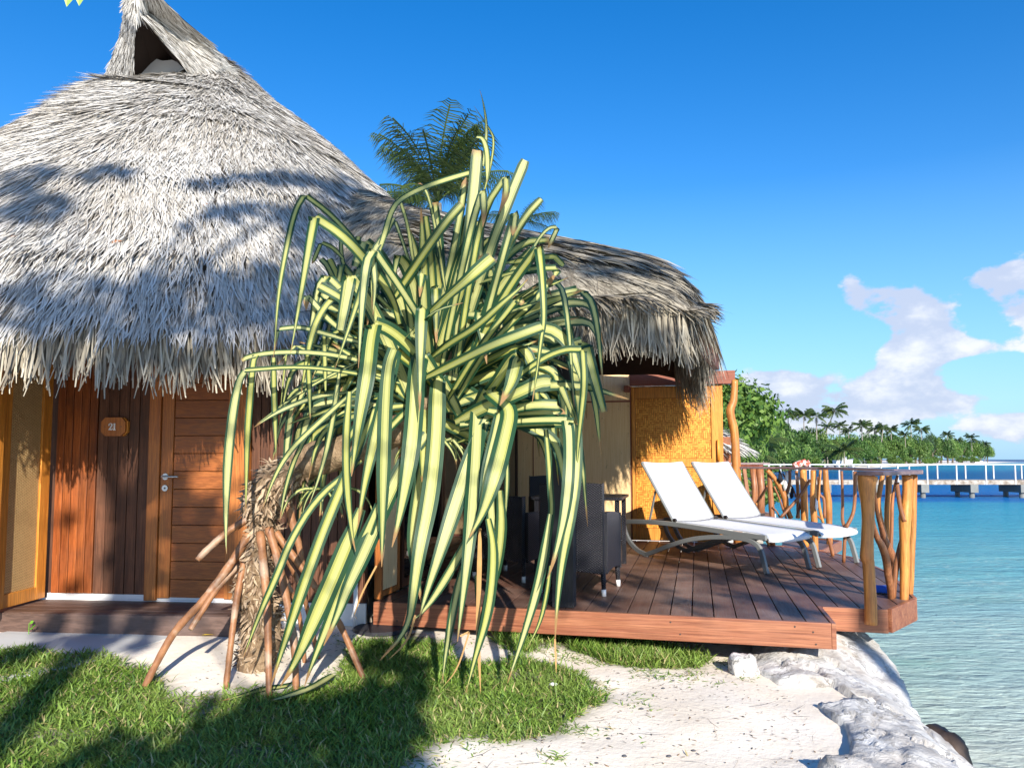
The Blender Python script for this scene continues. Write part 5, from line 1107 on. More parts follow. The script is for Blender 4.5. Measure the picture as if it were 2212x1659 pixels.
# trunk
m, t = mat('fibrous_trunk_bark'); co = objco(t); n = t.noise(co, 12, 6, .7, .5); n2 = t.noise(t.mapping(co, (40, 40, 9)), 1, 4, .6)
c = t.mix(t.mapr(n, .3, .7), (.15, .09, .05), (.40, .29, .18)); c = t.mix(t.mapr(n2, .6, .7, 0, .6), c, (.09, .05, .03)); setp(t, c, .85, .15, t.bump(t.m('ADD', n, n2), 1.0, .03)); M['bark'] = m
m, t = mat('bark_shreds'); tn = tone(t); setp(t, t.mix(tn, (.14, .085, .05), (.50, .38, .26)), .85, .15); M['shred'] = m
tp = [(548, 1434, 5.02), (566, 1350, 5.03), (548, 1270, 5.0), (556, 1195, 4.98), (570, 1135, 5.0), (562, 1085, 4.98), (600, 1040, 4.95), (660, 1000, 4.92), (725, 980, 4.9), (800, 955, 4.88), (870, 925, 4.86), (925, 880, 4.86), (955, 800, 4.86), (980, 690, 4.88)]
tr_px = [34, 44, 33, 25, 24, 38, 40, 36, 37, 34, 32, 30, 26, 14]
tP = [at(*p) for p in tp]; tP[0].z = hzf(tP[0].x, tP[0].y)-.05
SP = spline(tP, 5); SR = [q*(1+.05*math.sin(i*2.2)+.05*math.sin(i*.9)) for i, q in enumerate(lerpl([r_*4.9/F for r_ in tr_px], 5))]
MB().tube(SP, SR, 20, .18).build('trunk', M['bark'], PN_, smooth=True)
N = 3600; ii = np.minimum((R_.rand(N)**.9*(len(SP)*.52)).astype(int), len(SP)-2)
SPn = np.array([list(p) for p in SP]); tg = SPn[ii+1]-SPn[ii]; tg /= np.linalg.norm(tg, axis=1)[:, None]; an = R_.uniform(0, 2*math.pi, N)
o1 = np.cross(tg, np.array([0, 1., 0.])); o1 /= np.linalg.norm(o1, axis=1)[:, None]; o2 = np.cross(tg, o1); nn = o1*np.cos(an)[:, None]+o2*np.sin(an)[:, None]
p = SPn[ii]+tg*(R_.rand(N)*.04)[:, None]+nn*(np.array(SR)[ii]*.97)[:, None]; d = -tg*.5+nn*.3+R_.randn(N, 3)*.75; d /= np.linalg.norm(d, axis=1)[:, None]
V, Fq, per = ribbons(p, d, nn, R_.uniform(.02, .075, N), R_.uniform(.006, .024, N), lift=.1, bend=.5, sag=.2); stuff('bark_fibre', V, Fq, per, M['shred'], PN_)
# prop roots
m, t = mat('prop_root_bark'); co = objco(t); n = t.noise(co, 16, 5, .6); n2 = t.noise(t.mapping(co, (5, 5, 5)), 1, 4); r = orand(t)
c = t.mix(t.mapr(n, .3, .7), (.20, .085, .04), (.40, .19, .085)); c = t.mix(t.mapr(n2, .55, .62, 0, .5), c, (.50, .40, .30)); setp(t, c, .5, .4, t.bump(n, .6, .01)); M['root'] = m
def root(pts, w, ys, ground=True):
    P = [at(*C3(x, y), yy) for (x, y), yy in zip(pts, ys)]
    if ground: P[-1].z = hzf(P[-1].x, P[-1].y)-.02
    MB().tube(spline(P, 4), lerpl([w*(1.15-.3*i/(len(P)-1))/1.185/1.7816*4.8/F/2 for i in range(len(P))], 4), 12, .06).build('prop_root', M['root'], PN_, smooth=True)
def rootD(pts, w, ys, ground=True):
    P = [at(x, y, yy) for (x, y), yy in zip(pts, ys)]
    if ground: P[-1].z = hzf(P[-1].x, P[-1].y)-.02
    sp_r = spline(P, 6); MB().tube(sp_r, [q*random.uniform(.90, 1.10) for q in lerpl([w*(1.18-.36*i/(len(P)-1))*4.8/F/2 for i in range(len(P))], 6)], 12, .10).build('prop_root', M['root'], PN_, smooth=True)
rootD([(540,1150),(500,1215),(440,1295),(370,1375),(308,1448)], 17, [4.95,4.9,4.82,4.78,4.72])
rootD([(520,1215),(470,1270),(430,1330),(411,1360)], 13, [4.98,4.85,4.75,4.7], False)
rootD([(535,1120),(490,1150),(445,1190),(426,1210)], 15, [4.95,4.9,4.85,4.82], False)
rootD([(530,1200),(512,1290),(500,1380),(488,1450)], 14, [4.95,4.85,4.75,4.68])
rootD([(562,1150),(570,1230),(578,1330),(582,1480)], 16, [4.9,4.8,4.7,4.55])
rootD([(580,1140),(600,1210),(620,1300),(636,1400),(640,1475)], 16, [4.9,4.85,4.75,4.65,4.6])
rootD([(595,1150),(640,1210),(690,1280),(735,1350),(790,1455)], 15, [4.95,4.95,4.95,4.9,4.82])
rootD([(590,1200),(620,1260),(645,1320),(660,1370)], 11, [5.0,5.05,5.1,5.12])
rootD([(600,1170),(632,1230),(660,1300),(690,1370)], 12, [5.02,5.1,5.15,5.2])
rootD([(625,1090),(632,1130),(646,1180),(654,1230)], 16, [4.97,4.97,4.97,4.97], False)
rootD([(560,1250),(545,1310),(540,1360),(520,1440)], 13, [5.1,5.15,5.2,5.25])
# ------------------------------------------------------------------ grass, leaf litter, little plants
m, t = mat('lawn_blades'); tn = tone(t); co = objco(t); n = t.noise(co, 1.6, 4, .6)
c = t.mix(tn, (.045, .12, .015), (.28, .43, .07)); c = t.mix(t.mapr(n, .42, .68, 0, .5), c, (.30, .38, .10)); c = t.mix(t.mapr(tn, .90, .94), c, (.50, .42, .20))
setp(t, c, .5, .35); tr_ = t.new('ShaderNodeBsdfTranslucent'); t.put(tr_.inputs[0], c); mx = t.new('ShaderNodeMixShader'); mx.inputs[0].default_value = .25
t.l.new(t.p.outputs[0], mx.inputs[1]); t.l.new(tr_.outputs[0], mx.inputs[2]); t.l.new(mx.outputs[0], t.o.inputs[0]); M['grass'] = m
def grass(n, x0, x1, y0, y1, L, W, dens, name, label, up=(.25, 1.0)):
    x = R_.uniform(x0, x1, n); y = y0+(y1-y0)*R_.rand(n); k = R_.rand(n) < dens(x, y); x, y = x[k], y[k]; N = len(x)
    z = hz(x, y)-.004; p = np.stack([x, y, z], -1); a = R_.uniform(0, 2*math.pi, N); el_ = R_.uniform(*up, N)
    d = np.stack([np.cos(a)*np.cos(el_), np.sin(a)*np.cos(el_), np.sin(el_)], -1); nn = np.stack([-np.cos(a)*np.sin(el_), -np.sin(a)*np.sin(el_), np.cos(el_)], -1)
    V, Fq, per = ribbons(p, d, nn, R_.uniform(*L, N), R_.uniform(*W, N), lift=.05, bend=.3, sag=.25, K=2, prof=(.8, 1, .12))
    o = link(name, np_mesh(name, V, Fq, tone=np.repeat(R_.rand(N), per)), M['grass']); tag(o, label, 'grass', kind='stuff'); return o
def dl(x, y):
    b_ = blurmask(x, y); nn = fbm(x*2.6, y*2.6, 4, 3); v = np.clip((b_-.5+1.1*(fbm(x*4.5, y*4.5, 44, 4)-.5))*2.6+.35, 0, 1)*(b_ > .05)
    v = v*np.clip((nn-.15)*6, .55, 1)
    hole = inpoly(x, y, [tuple(atz(a_, c_, .03)[:2]) for a_, c_ in ((330,1455),(560,1440),(620,1500),(520,1508),(420,1540),(360,1510))])
    return np.where(hole, v*.25, v)
grass(135000, -3.6, 1.7, 3.05, 5.6, (.03, .11), (.004, .010), dl, 'grass', 'short bright green lawn grass in front of the house', (.2, 1.15))
def ds(x, y):
    b_ = sum(blurmask(x+ox, y+oy) for ox, oy in ((.18, 0), (-.22, 0), (0, .15), (-.1, .25), (-.35, .1), (-.2, .4)))/6; nn = fbm(x*5.5, y*5.5, 14, 3); path = (y > 4.6) & (x < -1.6)
    return np.where(path, .0, np.clip(b_*3, 0, 1)*np.clip((nn-.50)*6, 0, 1)*.95+.03*(fbm(x*8, y*8, 5) > .72)*(x < 1.3))
grass(60000, -3.2, 1.6, 3.0, 5.8, (.03, .08), (.004, .008), ds, 'grass_runners', 'sparse runners of grass creeping over the white sand', (.05, .6))
G2w_ = G2w
def dt(x, y):
    s = 0
    for ox, oy in ((0, 0), (.05, -.03), (-.05, .03)): s = s+inpoly(x+ox, y+oy, G2w_)*.33
    return s*np.clip((fbm(x*4, y*4, 24, 3)-.3)*4, .1, 1)
grass(26000, -.3, 1.5, 4.6, 6.1, (.07, .17), (.005, .010), dt, 'tall_grass', 'taller tufts of grass along the foot of the deck', (.5, 1.3))
# litter on the sand
m, t = mat('sand_litter'); tn = tone(t); setp(t, t.ramp(tn, [(0, (.03, .022, .018)), (.45, (.10, .06, .035)), (.7, (.30, .18, .09)), (1, (.16, .14, .12))]), .8, .2); M['litter'] = m
def litter(n, x0, x1, y0, y1, L, W, name, label, K=1):
    x = R_.uniform(x0, x1, n); y = R_.uniform(y0, y1, n); k = (x < edge(y)-.75) & ~((x < -2.0) & (y > 4.9)); x, y = x[k], y[k]; N = len(x); z = hz(x, y)+.004
    a = R_.uniform(0, 2*math.pi, N); d = np.stack([np.cos(a), np.sin(a), R_.uniform(-.02, .12, N)], -1); nn = np.tile([0, 0, 1.], (N, 1))
    V, Fq, per = ribbons(np.stack([x, y, z], -1), d, nn, R_.uniform(*L, N), R_.uniform(*W, N), lift=.03, bend=.5, K=2, prof=(.5, 1, .2))
    o = link(name, np_mesh(name, V, Fq, tone=np.repeat(R_.rand(N), per)), M['litter']); tag(o, label, 'litter', kind='stuff')
litter(2600, -2.2, 1.9, 3.0, 5.9, (.006, .03), (.002, .008), 'leaf_litter', 'dark scraps of bark and leaf strewn over the sand')
litter(240, -1.5, 1.9, 3.0, 5.4, (.06, .18), (.0015, .003), 'twigs', 'thin dry twigs and root threads lying on the sand')
# pebbles
def pebble_mesh():
    mb = MB(); vs = []; n = 7
    for k, (z, r_) in enumerate(((-.4, .5), (0, 1), (.5, .75), (.75, .25))):
        for i in range(n): a = 2*math.pi*i/n; vs.append((math.cos(a)*r_*(1+.25*(random.random()-.5)), .8*math.sin(a)*r_*(1+.25*(random.random()-.5)), z*.6))
    fs = [(k*n+i, k*n+(i+1) % n, (k+1)*n+(i+1) % n, (k+1)*n+i) for k in range(3) for i in range(n)]+[tuple(range(3*n, 4*n))]
    me = bpy.data.meshes.new('pebble'); me.from_pydata(vs, [], fs); me.polygons.foreach_set('use_smooth', [True]*len(me.polygons)); return me
pm = pebble_mesh(); pm.materials.append(plain('pebble_grey', (.10, .10, .11), .7, .3, 0, 4, .3))
for k, (x, y) in enumerate([(1622-1500, 556), (1676, 512), (2012, 690), (1786, 896), (1552, 1073), (630, 1077), (1665, 1198), (1467, 1238), (348, 1223), (2155, 1155), (1980, 1190), (1940, 750)]):
    if k == 0: x = 1622
    X_, Y_ = (1500+x/1.8433)/1.7816, (2250+y/1.8433)/1.7816; p = atz(X_, Y_, -.02); o = bpy.data.objects.new('pebble', pm); COL.objects.link(o)
    o.location = (p.x, p.y, hzf(p.x, p.y)+.003); o.rotation_euler = (0, 0, k*1.3); s = .010+.006*random.random(); o.scale = (s, s, s); tag(o, ['black pebble on bare sand just right of the grass tongue', 'dark pebble on the sand closest to the deck fascia', 'dark pebble far right of the grass, level with its middle', 'grey pebble in the middle of the open sand', 'dark pebble below the right tip of the lawn', 'dark pebble in the thin grass at the lower edge of the lawn', 'pointed dark pebble near the bottom edge, right of two others', 'round dark pebble nearest the bottom edge of the picture', 'dark pebble in thin grass near the bottom, leftmost on the sand', 'dark pebble low on the sand, closest to the sea wall', 'dark chip of stone low on the sand among dry roots', 'small dark pebble on the right half of the sand'][k], 'pebble', 'dark pebbles on the sand')
wp = pebble_mesh(); wp.materials.append(M['white_paint']); o = bpy.data.objects.new('pebble', wp); COL.objects.link(o); p = atz((1500+1160/1.8433)/1.7816, (2250+730/1.8433)/1.7816, 0); o.location = (p.x, p.y, hzf(p.x, p.y)+.02); o.scale = (.028, .025, .028); tag(o, 'white lump of coral lying in the grass', 'coral')
# little sprout against the step
def broad(root_, base, n, L, spread, mt, seed, rise=.1):
    rr_ = random.Random(seed)
    for k in range(n):
        a = rr_.uniform(0, 6.28); q = Vector(base)+Vector((math.cos(a)*spread*rr_.random(), math.sin(a)*spread*.5*rr_.random(), rise*rr_.random())); l = L*rr_.uniform(.7, 1.1)
        dx_ = Vector((math.cos(a), math.sin(a)*.6-.3, .35)).normalized(); sd_ = dx_.cross(Vector((0, -.6, .8))).normalized()
        MB().add([q, q+dx_*l*.35+sd_*l*.38, q+dx_*l*.8+sd_*l*.3, q+dx_*l, q+dx_*l*.8-sd_*l*.3, q+dx_*l*.35-sd_*l*.38], [(0, 1, 2, 3, 4, 5)]).build('leaf', mt, root_)
M['sprout'] = plain('sprout_leaf_green', (.16, .38, .03), .5, .4, 0, 20, .2)
for (px, py, n_, L_, lab) in ((42, 1340, 7, .06, 'bright green broad-leaved sprout growing against the wooden step'), (62, 1358, 3, .035, 'tiny green seedling beside the sprout at the foot of the step')):
    q = atz(px, py+12, .13); q.z = .12; r_ = empty('sprout', q, lab, 'plant'); broad(r_, q+UP*.02, n_, L_, .05, M['sprout'], n_, .10); MB().tube([q-UP*.02, q+UP*.09], .003, 6).build('stem', M['sprout'], r_)
# fallen yellow leaf, husk scraps
q = atz(434, 1398, .05); q.z = hzf(q.x, q.y)+.01; MBy = MB().add([q, q+Vector((.05, .012, .01)), q+Vector((.11, .0, .004)), q+Vector((.06, -.02, .006))], [(0, 1, 2, 3)])
tag(MBy.build('fallen_leaf', plain('yellow_fallen_leaf', (.65, .45, .03), .6), None), 'yellow fallen leaf on the sand left of the roots', 'leaf')
# leaf tips hanging in at the top left
tw_r = empty('hanging_twig', at(160, -40, 2.6), 'two pale green leaves hanging in from a twig at the top left corner', 'leaf')
for (x, y, x2, y2) in ((146, -30, 144, 16), (166, -30, 171, 14)):
    a = at(x, y, 2.6); b_ = at(x2, y2, 2.6); s_ = Vector((.013, .004, 0)); mdl = (a+b_)/2
    MB().add([a, mdl+s_+Vector((0, .012, 0)), b_, mdl-s_], [(0, 1, 2, 3)]).build('leaf', plain('young_leaf_%d' % x, (.30, .42, .10), .5, .3, 0, 60, .5), tw_r)
MB().tube([at(120, -40, 2.65), at(160, -32, 2.6), at(230, -60, 2.6)], .004, 6).build('stem', M['bark'], tw_r)
# ------------------------------------------------------------------ footbridge over the lagoon
YB = 50.0; zwalk = .05
BG = empty('footbridge', (20, YB, ZW), 'long white railed concrete footbridge across the lagoon', 'bridge')
m, t = mat('stained_concrete'); co = objco(t); n = t.noise(co, 2.2, 6, .7); setp(t, t.mix(t.mapr(n, .4, .62), (.20, .16, .12), (.50, .46, .41)), .85, .2, t.bump(n, .5, .05)); M['bridge_conc'] = m
M['rail_white'] = plain('bridge_white_paint', (.50, .52, .55), .6, .3, 0, 1, .1)
M['pile'] = plain('grey_pile_concrete', (.20, .21, .20), .8, .2, 0, 3, .35)
xb0, xb1 = 12.0, 62.0
MB().box((xb0, YB, zwalk-.28), (xb1, YB+2.3, zwalk)).build('slab', M['bridge_conc'], BG)
sp_ = 1.9; k = 0; x = 26.9-sp_*8
pm_ = None
while x < xb1-1:
    for yy0, dz0 in ((YB-.03, -.28), (YB+2.22, -.05)):
        MB().box((x-.042, yy0, zwalk+dz0+.001), (x+.042, yy0+.08, zwalk+.98)).build('post', M['rail_white'], BG)
    x += sp_
for yy0 in (YB-.05, YB+2.2): MB().box((xb0, yy0, zwalk+.982), (xb1, yy0+.15, zwalk+1.04)).build('handrail', M['rail_white'], BG)
for px in (1620, 1696, 1780, 1886, 1990, 2096, 2204, 2312):
    xc = (px-1106)/F*YB; bt = MB().box((xc-.12, YB+.0, zwalk-.80), (xc+.38, YB+2.3, zwalk-.282)).build('crosshead', M['pile'], BG)
    for yy0, xo in ((YB+.32, .33), (YB+1.95, .1)): MB().tube([(xc+.13, yy0, ZW-1), (xc+.13, yy0, zwalk-.802)], .16, 12).build('pile', M['pile'], BG)
# ------------------------------------------------------------------ vegetation
M['trunk'] = plain('tree_bark', (.16, .13, .10), .85, .2, 0, 5, .3)
M['ptrunk'] = plain('palm_trunk_bark', (.28, .25, .21), .8, .2, 0, 4, .3)
def leafmat(name, c1, c2, tr=.3):
    m, t = mat(name); tn = tone(t); r = orand(t); k = t.m('ADD', .8, t.m('MULTIPLY', r, .4)); c = t.mix(tn, c1, c2); c = t.mix(1.0, c, t.comb(k, k, k), 'MULTIPLY'); setp(t, c, .5, .35)
    a = t.new('ShaderNodeBsdfTranslucent'); t.put(a.inputs[0], c); mx = t.new('ShaderNodeMixShader'); mx.inputs[0].default_value = tr
    t.l.new(t.p.outputs[0], mx.inputs[1]); t.l.new(a.outputs[0], mx.inputs[2]); t.l.new(mx.outputs[0], t.o.inputs[0]); return m
M['fol'] = leafmat('sea_almond_foliage', (.045, .12, .02), (.20, .31, .07)); M['fol2'] = leafmat('dark_foliage', (.028, .085, .018), (.11, .20, .045)); M['fol3'] = leafmat('feathery_foliage', (.05, .10, .05), (.12, .19, .09))
M['frond'] = leafmat('palm_frond_green', (.015, .045, .010), (.11, .15, .035), .25); M['ofrond'] = leafmat('old_frond_yellow', (.22, .20, .04), (.42, .36, .08), .25)
def crown_mesh(name, n, seed, rx=1, ry=1, rz=.75, nb=16, ls=.07, shell=.55):
    """leaf clusters spread through an irregular crown of unit radius"""
    rs_ = np.random.RandomState(seed); V = []; 
    cb = rs_.randn(nb, 3); cb /= np.linalg.norm(cb, axis=1)[:, None]; cb[:, 2] = np.abs(cb[:, 2])*1.1-.35; cr = rs_.uniform(.28, .5, nb); cb = cb*rs_.uniform(.45, .8, nb)[:, None]
    i = rs_.randint(0, nb, n); d = rs_.randn(n, 3); d /= np.linalg.norm(d, axis=1)[:, None]; rr_ = rs_.uniform(shell, 1, n)**.6
    p = cb[i]+d*(cr[i]*rr_)[:, None]; lump = fbm(p[:, 0]*5+p[:, 2]*3, p[:, 1]*5+seed, seed); keep = lump > .36; p, d = p[keep], d[keep]; n = len(p)
    p = p*np.array([rx, ry, rz]); nn = d+rs_.randn(n, 3)*.6+np.array([0, 0, .5]); nn /= np.linalg.norm(nn, axis=1)[:, None]; a = np.cross(nn, rs_.randn(n, 3)); a /= np.linalg.norm(a, axis=1)[:, None]; b = np.cross(nn, a)
    s = rs_.uniform(.6, 1.3, n)[:, None]*ls
    V = np.stack([p-a*s, p-b*s*.55+a*s*.1, p+a*s, p+b*s*.55+a*s*.1], 1).reshape(-1, 3); Fq = np.arange(4*n).reshape(n, 4)
    return np_mesh(name, V, Fq, tone=np.repeat(rs_.rand(n), 4))
CM = [crown_mesh('crown', 5200, 40+k, nb=14+3*k, ls=.055) for k in range(4)]; CMf = [crown_mesh('crown', 4200, 60+k, nb=20, ls=.045, shell=.2) for k in range(2)]
def bush(x, y, z, rx, rz, label, mt, mesh, rot=0, trunk_h=None, group='trees on the far shore', cat='tree', name='tree'):
    r_ = empty(name, (x, y, z), label, cat, group); o = bpy.data.objects.new('crown', mesh.copy() if not mesh.materials or mesh.materials[0] is not mt else mesh); 
    if not o.data.materials: o.data.materials.append(mt)
    elif o.data.materials[0] is not mt: o.data.materials[0] = mt
    COL.objects.link(o); o.parent = r_; h = trunk_h if trunk_h is not None else rz*.55; o.location = (0, 0, h); o.scale = (rx, rx, rz/.75); o.rotation_euler = (0, 0, rot)
    mb = MB(); rt = random.Random(int(x*10+y))
    mb.tube([(0, 0, -.3), (rt.uniform(-.1, .1)*rx, 0, h*.5), (rt.uniform(-.2, .2)*rx, 0, h*1.1)], [.09*rx, .07*rx, .04*rx], 8)
    for q in range(4): a = rt.uniform(0, 6.28); mb.tube([(0, 0, h*.5), (math.cos(a)*rx*.3, math.sin(a)*rx*.3, h*.9), (math.cos(a)*rx*.55, math.sin(a)*rx*.55, h*1.1)], [.04*rx, .03*rx, .015*rx], 6)
    mb.build('trunk', M['trunk'], r_, smooth=True, local=True); return r_
def frond_geo(L, droop, nl, lw, seed, leafL=.28, az_=0, el_=.6, twist=0, start=.16, lean=.0):
    """one feather frond from the origin: arrays of vertices, quads"""
    rs_ = np.random.RandomState(seed); s = np.linspace(0, 1, nl); e = el_-droop*s**1.3; dx_ = np.cos(e); dz_ = np.sin(e)
    hx = np.concatenate([[0], np.cumsum(dx_[:-1])])*L/nl; hz_ = np.concatenate([[0], np.cumsum(dz_[:-1])])*L/nl; ca, sa = math.cos(az_), math.sin(az_)
    P = np.stack([hx*ca, hx*sa, hz_], -1); T_ = np.stack([dx_*ca, dx_*sa, dz_], -1); side = np.array([-sa, ca, 0.]); V = []; Fq = []; b = 0
    k = s > start
    for sg_ in (-1, 1):
        p = P[k]; n = len(p); ss = s[k]; ll = L*leafL*np.sin(np.clip((ss-start)/(1-start)*.86+.14, 0, 1)*math.pi)**.55*rs_.uniform(.85, 1.1, n)
        hang = .35+.55*rs_.rand(n)+twist*sg_; d = side*sg_*.75+T_[k]*.6-np.array([0, 0, 1.])*hang[:, None]*.85; d /= np.linalg.norm(d, axis=1)[:, None]
        w_ = T_[k]*lw*L; q1 = p+d*(ll*.55)[:, None]; q2 = p+d*ll[:, None]-np.array([0, 0, 1.])*(ll*.28)[:, None]
        v = np.stack([p-w_*.5, p+w_*.5, q1+w_*.45, q1-w_*.45, q2], 1).reshape(-1, 3); i0_ = np.arange(n)[:, None]*5+b
        V.append(v); Fq.append(np.concatenate([i0_+np.array([[0, 1, 2, 3]]), i0_+np.array([[3, 2, 4, 4]])])); b += len(v)
    V = np.concatenate(V); Fq = np.concatenate(Fq); w_ = L*.008; rv = []; rf = []
    sel = P[::max(1, nl//8)]
    for i in range(len(sel)):
        rv += [sel[i]+side*w_, sel[i]-side*w_, sel[i]+np.array([0, 0, w_*2])]
    for i in range(len(sel)-1):
        for a_, b__ in ((0, 1), (1, 2), (2, 0)): rf.append((b+i*3+a_, b+i*3+b__, b+(i+1)*3+b__, b+(i+1)*3+a_))
    return np.concatenate([V, np.array(rv)]), np.concatenate([Fq, np.array(rf)])
def fr_mesh(name, V, Fq, tn):
    F4 = [tuple(q) if q[2] != q[3] else tuple(q[:3]) for q in Fq]; me = bpy.data.meshes.new(name); me.from_pydata(V.tolist(), [], F4); me.update(); a = me.attributes.new('tone', 'FLOAT', 'POINT'); a.data.foreach_set('value', np.asarray(tn, dtype=np.float32)); return me
def palm_crown(seed, n=22, nl=22):
    rt = random.Random(seed); Vs = []; Fs = []; tn = []; b = 0
    for k in range(n):
        e = rt.choice([1.15, .85, .6, .35, .1, -.2]); V, Fq = frond_geo(1.0, rt.uniform(.9, 1.5) if e > 0 else .9, nl, .045, seed*50+k, .24, rt.uniform(0, 6.28), e)
        Vs.append(V); Fs.append(Fq+b); b += len(V); tn += [min(1, max(0, rt.random()*.6+(.35 if e < .2 else 0)))]*len(V)
    return fr_mesh('crown', np.concatenate(Vs), np.concatenate(Fs), tn)
PC = [palm_crown(3), palm_crown(8), palm_crown(15, 18)]
for q in PC: q.materials.append(M['frond'])
def palm(x, y, z, H, cr, label, k, lean=0, rot=0, group='coconut palms on the far shore'):
    r_ = empty('palm_tree', (x, y, z), label, 'palm', group); o = bpy.data.objects.new('crown', PC[k % 3]); COL.objects.link(o); o.parent = r_; o.location = (lean, 0, H); o.scale = (cr, cr, cr); o.rotation_euler = (0, 0, rot)
    MB().tube(spline([(0, 0, -.5), (lean*.25, 0, H*.4), (lean*.7, 0, H*.75), (lean, 0, H)], 3), lerpl([.035*cr+.10, .06*cr*.6+.03, .04*cr, .035*cr], 3), 8).build('trunk', M['ptrunk'], r_, smooth=True, local=True); return r_
rt = random.Random(21)
# far shore trees: (px of centre, py of top, depth, radius px)
far = [(1600,905,60,34,0),(1632,880,75,36,0),(1660,900,90,34,0),(1690,925,110,34,1),(1655,950,100,34,0),(1620,955,80,34,1),(1700,955,120,30,0),(1730,940,140,28,1),(1720,968,130,28,0),(1755,935,170,24,0),(1765,962,160,26,1),(1790,948,190,24,0),(1815,960,200,24,1),(1800,972,180,24,0),(1838,955,230,20,0),(1850,968,215,22,1),(1875,950,250,20,1),(1880,966,235,22,0),(1900,958,270,20,0),(1925,948,290,20,1),(1930,966,270,20,0),(1950,955,310,18,0),(1975,950,330,19,1),(1985,964,310,19,0),(2012,952,360,17,0),(2030,960,380,18,1),(2055,962,410,16,0),(2075,964,440,15,1),(2095,966,470,15,0),(2115,970,500,13,1),(2130,978,530,10,0),(1740,975,150,24,1),(1780,980,175,18,0),(1840,980,215,18,1),(1900,980,255,16,0),(1960,980,300,15,1),(2045,976,390,13,0),(1580,960,50,34,0),(1560,930,45,30,1),(1675,975,105,26,1),(1650,985,95,20,0)]
descr = ['broad green tree', 'dark round tree']
marks = [(1560, 'the crooked terrace post'), (1640, 'the crooked terrace post'), (1703, 'the yellowing palm'), (1740, 'the second far palm'), (1768, 'the third far palm'), (1804, 'the tallest leaning palm'), (1835, 'the small middle palm'), (1862, 'the full drooping palm'), (1900, 'the leaning palm pair'), (1930, 'the yellowish palm'), (1968, 'the solitary tall palm'), (2003, 'the feathery ironwood'), (2046, 'the point palm'), (2098, 'the broad palm'), (2135, 'the very tip of the point')]
seen_ = {}
def where(px, what, d=''):
    mk_ = min(marks, key=lambda m_: abs(m_[0]-px)); rel = 'just below' if abs(mk_[0]-px) < 5 else ('left of' if px < mk_[0] else 'right of'); k = (what, rel, mk_[1]); seen_[k] = seen_.get(k, 0)+1
    return what+' '+['', 'lower ', 'third ', 'fourth ', 'fifth '][min(4, seen_[k]-1)].strip()+(' one ' if seen_[k] > 1 else '')+rel+' '+mk_[1]
for i, (px, py, Y, rp, kd) in enumerate(far):
    Rm = rp*Y/F; top = EYE+(992-py)*Y/F; x = (px-1106)/F*Y; zg_ = .2 if Y < 300 else -.2; top = EYE+(992-py+20)*Y/F; H_ = max(top-zg_, 2); rzv = H_*.62
    bush(x, Y, zg_, Rm*1.5, H_*.55, where(px, descr[kd]+' on the shore'), (M['fol'], M['fol2'])[kd], CM[i % 4] if kd == 0 else CM[(i+1) % 4], rt.uniform(0, 6), H_*.48)
far2 = [(1640,985,94,22),(1690,985,118,22),(1735,988,145,18),(1600,985,60,26),(1790,987,185,14),(1825,988,210,13),(1870,988,240,12),(1920,987,270,11),(1945,988,290,11),(1990,987,320,10),(2010,986,345,10),(2070,984,420,9),(2095,984,455,8)]
for i, (px, py, Y, rp) in enumerate(far2):
    Rm = rp*Y/F; x = (px-1106)/F*Y; bush(x, Y-3, -.1, Rm*1.6, Rm*1.2, where(px, 'low rounded beach bush'), M['fol'], CM[(i+2) % 4], i, Rm*.5, 'bushes at the edge of the far beach', 'bush', 'bush')
# two feathery ironwood trees
for px, py, Y, rp in ((2003, 928, 345, 20), (1578, 900, 62, 30)):
    Rm = rp*Y/F; top = EYE+(992-py)*Y/F; bush((px-1106)/F*Y, Y, .1, Rm, (top-.2)*.55, 'grey-green feathery ironwood tree on the point' if px > 1900 else 'feathery tree behind the crooked post', M['fol3'], CMf[0 if px > 1900 else 1], 1, (top-.2)*.5, None)
palms = [(1703,893,115,15,'palm with yellowing fronds standing left of the far palm row',0,0),(1737,897,150,15,'second palm from the left above the far wood',1,0),(1764,898,165,16,'third palm from the left above the far wood, bushy crown',2,0),(1804,886,190,17,'tallest leaning palm above the far wood',0,14),(1815,920,215,11,'short palm just right of the tall leaning palm',1,2),(1786,922,175,12,'palm crown half hidden left of the tall leaning trunk',2,0),(1833,928,225,11,'small palm in the middle of the far row',0,0),(1862,921,240,14,'palm with a full drooping crown in the middle of the far row',1,0),(1890,927,260,12,'palm with thin trunk right of the middle of the far row',2,-2),(1908,924,265,13,'leaning palm in the right half of the far row',0,3),(1925,929,280,11,'yellowish palm at the right end of the far row',1,0),(1968,917,320,13,'solitary tall palm rising clear above the shore trees',2,0),(1990,926,330,11,'palm beside the solitary tall palm',0,0),(2046,940,390,9,'small palm above the trees near the point',1,0),(2098,946,465,10,'broad palm near the tip of the point',2,0),(2125,958,510,8,'last small palm at the tip of the point',0,0),(1955,940,300,9,'low palm between the bushy trees by the point',1,0),(1648,915,88,16,'palm standing in the wood behind the crooked post',2,0),(2068,950,420,7,'tiny palm peeping above the trees near the point',0,0)]
for i, (px, py, Y, rp, lab, k, ln_) in enumerate(palms):
    Rm = rp*Y/F*1.9; x = (px-1106)/F*Y; zc = EYE+(992-py-rp*.1)*Y/F; lm = ln_*Y/F*3; palm(x-lm, Y, .2, zc-.2, Rm, lab, k, lm, i*1.7)
palm((1822-1106)/F*150, 150, .2, 2.6, 4.0, 'low young palm with big fronds at the back of the far beach', 1, 0, .5); palm((1628-1106)/F*62, 62, .2, 1.8, 3.2, 'low palm with drooping fronds behind the crooked post', 2, 0, 2)
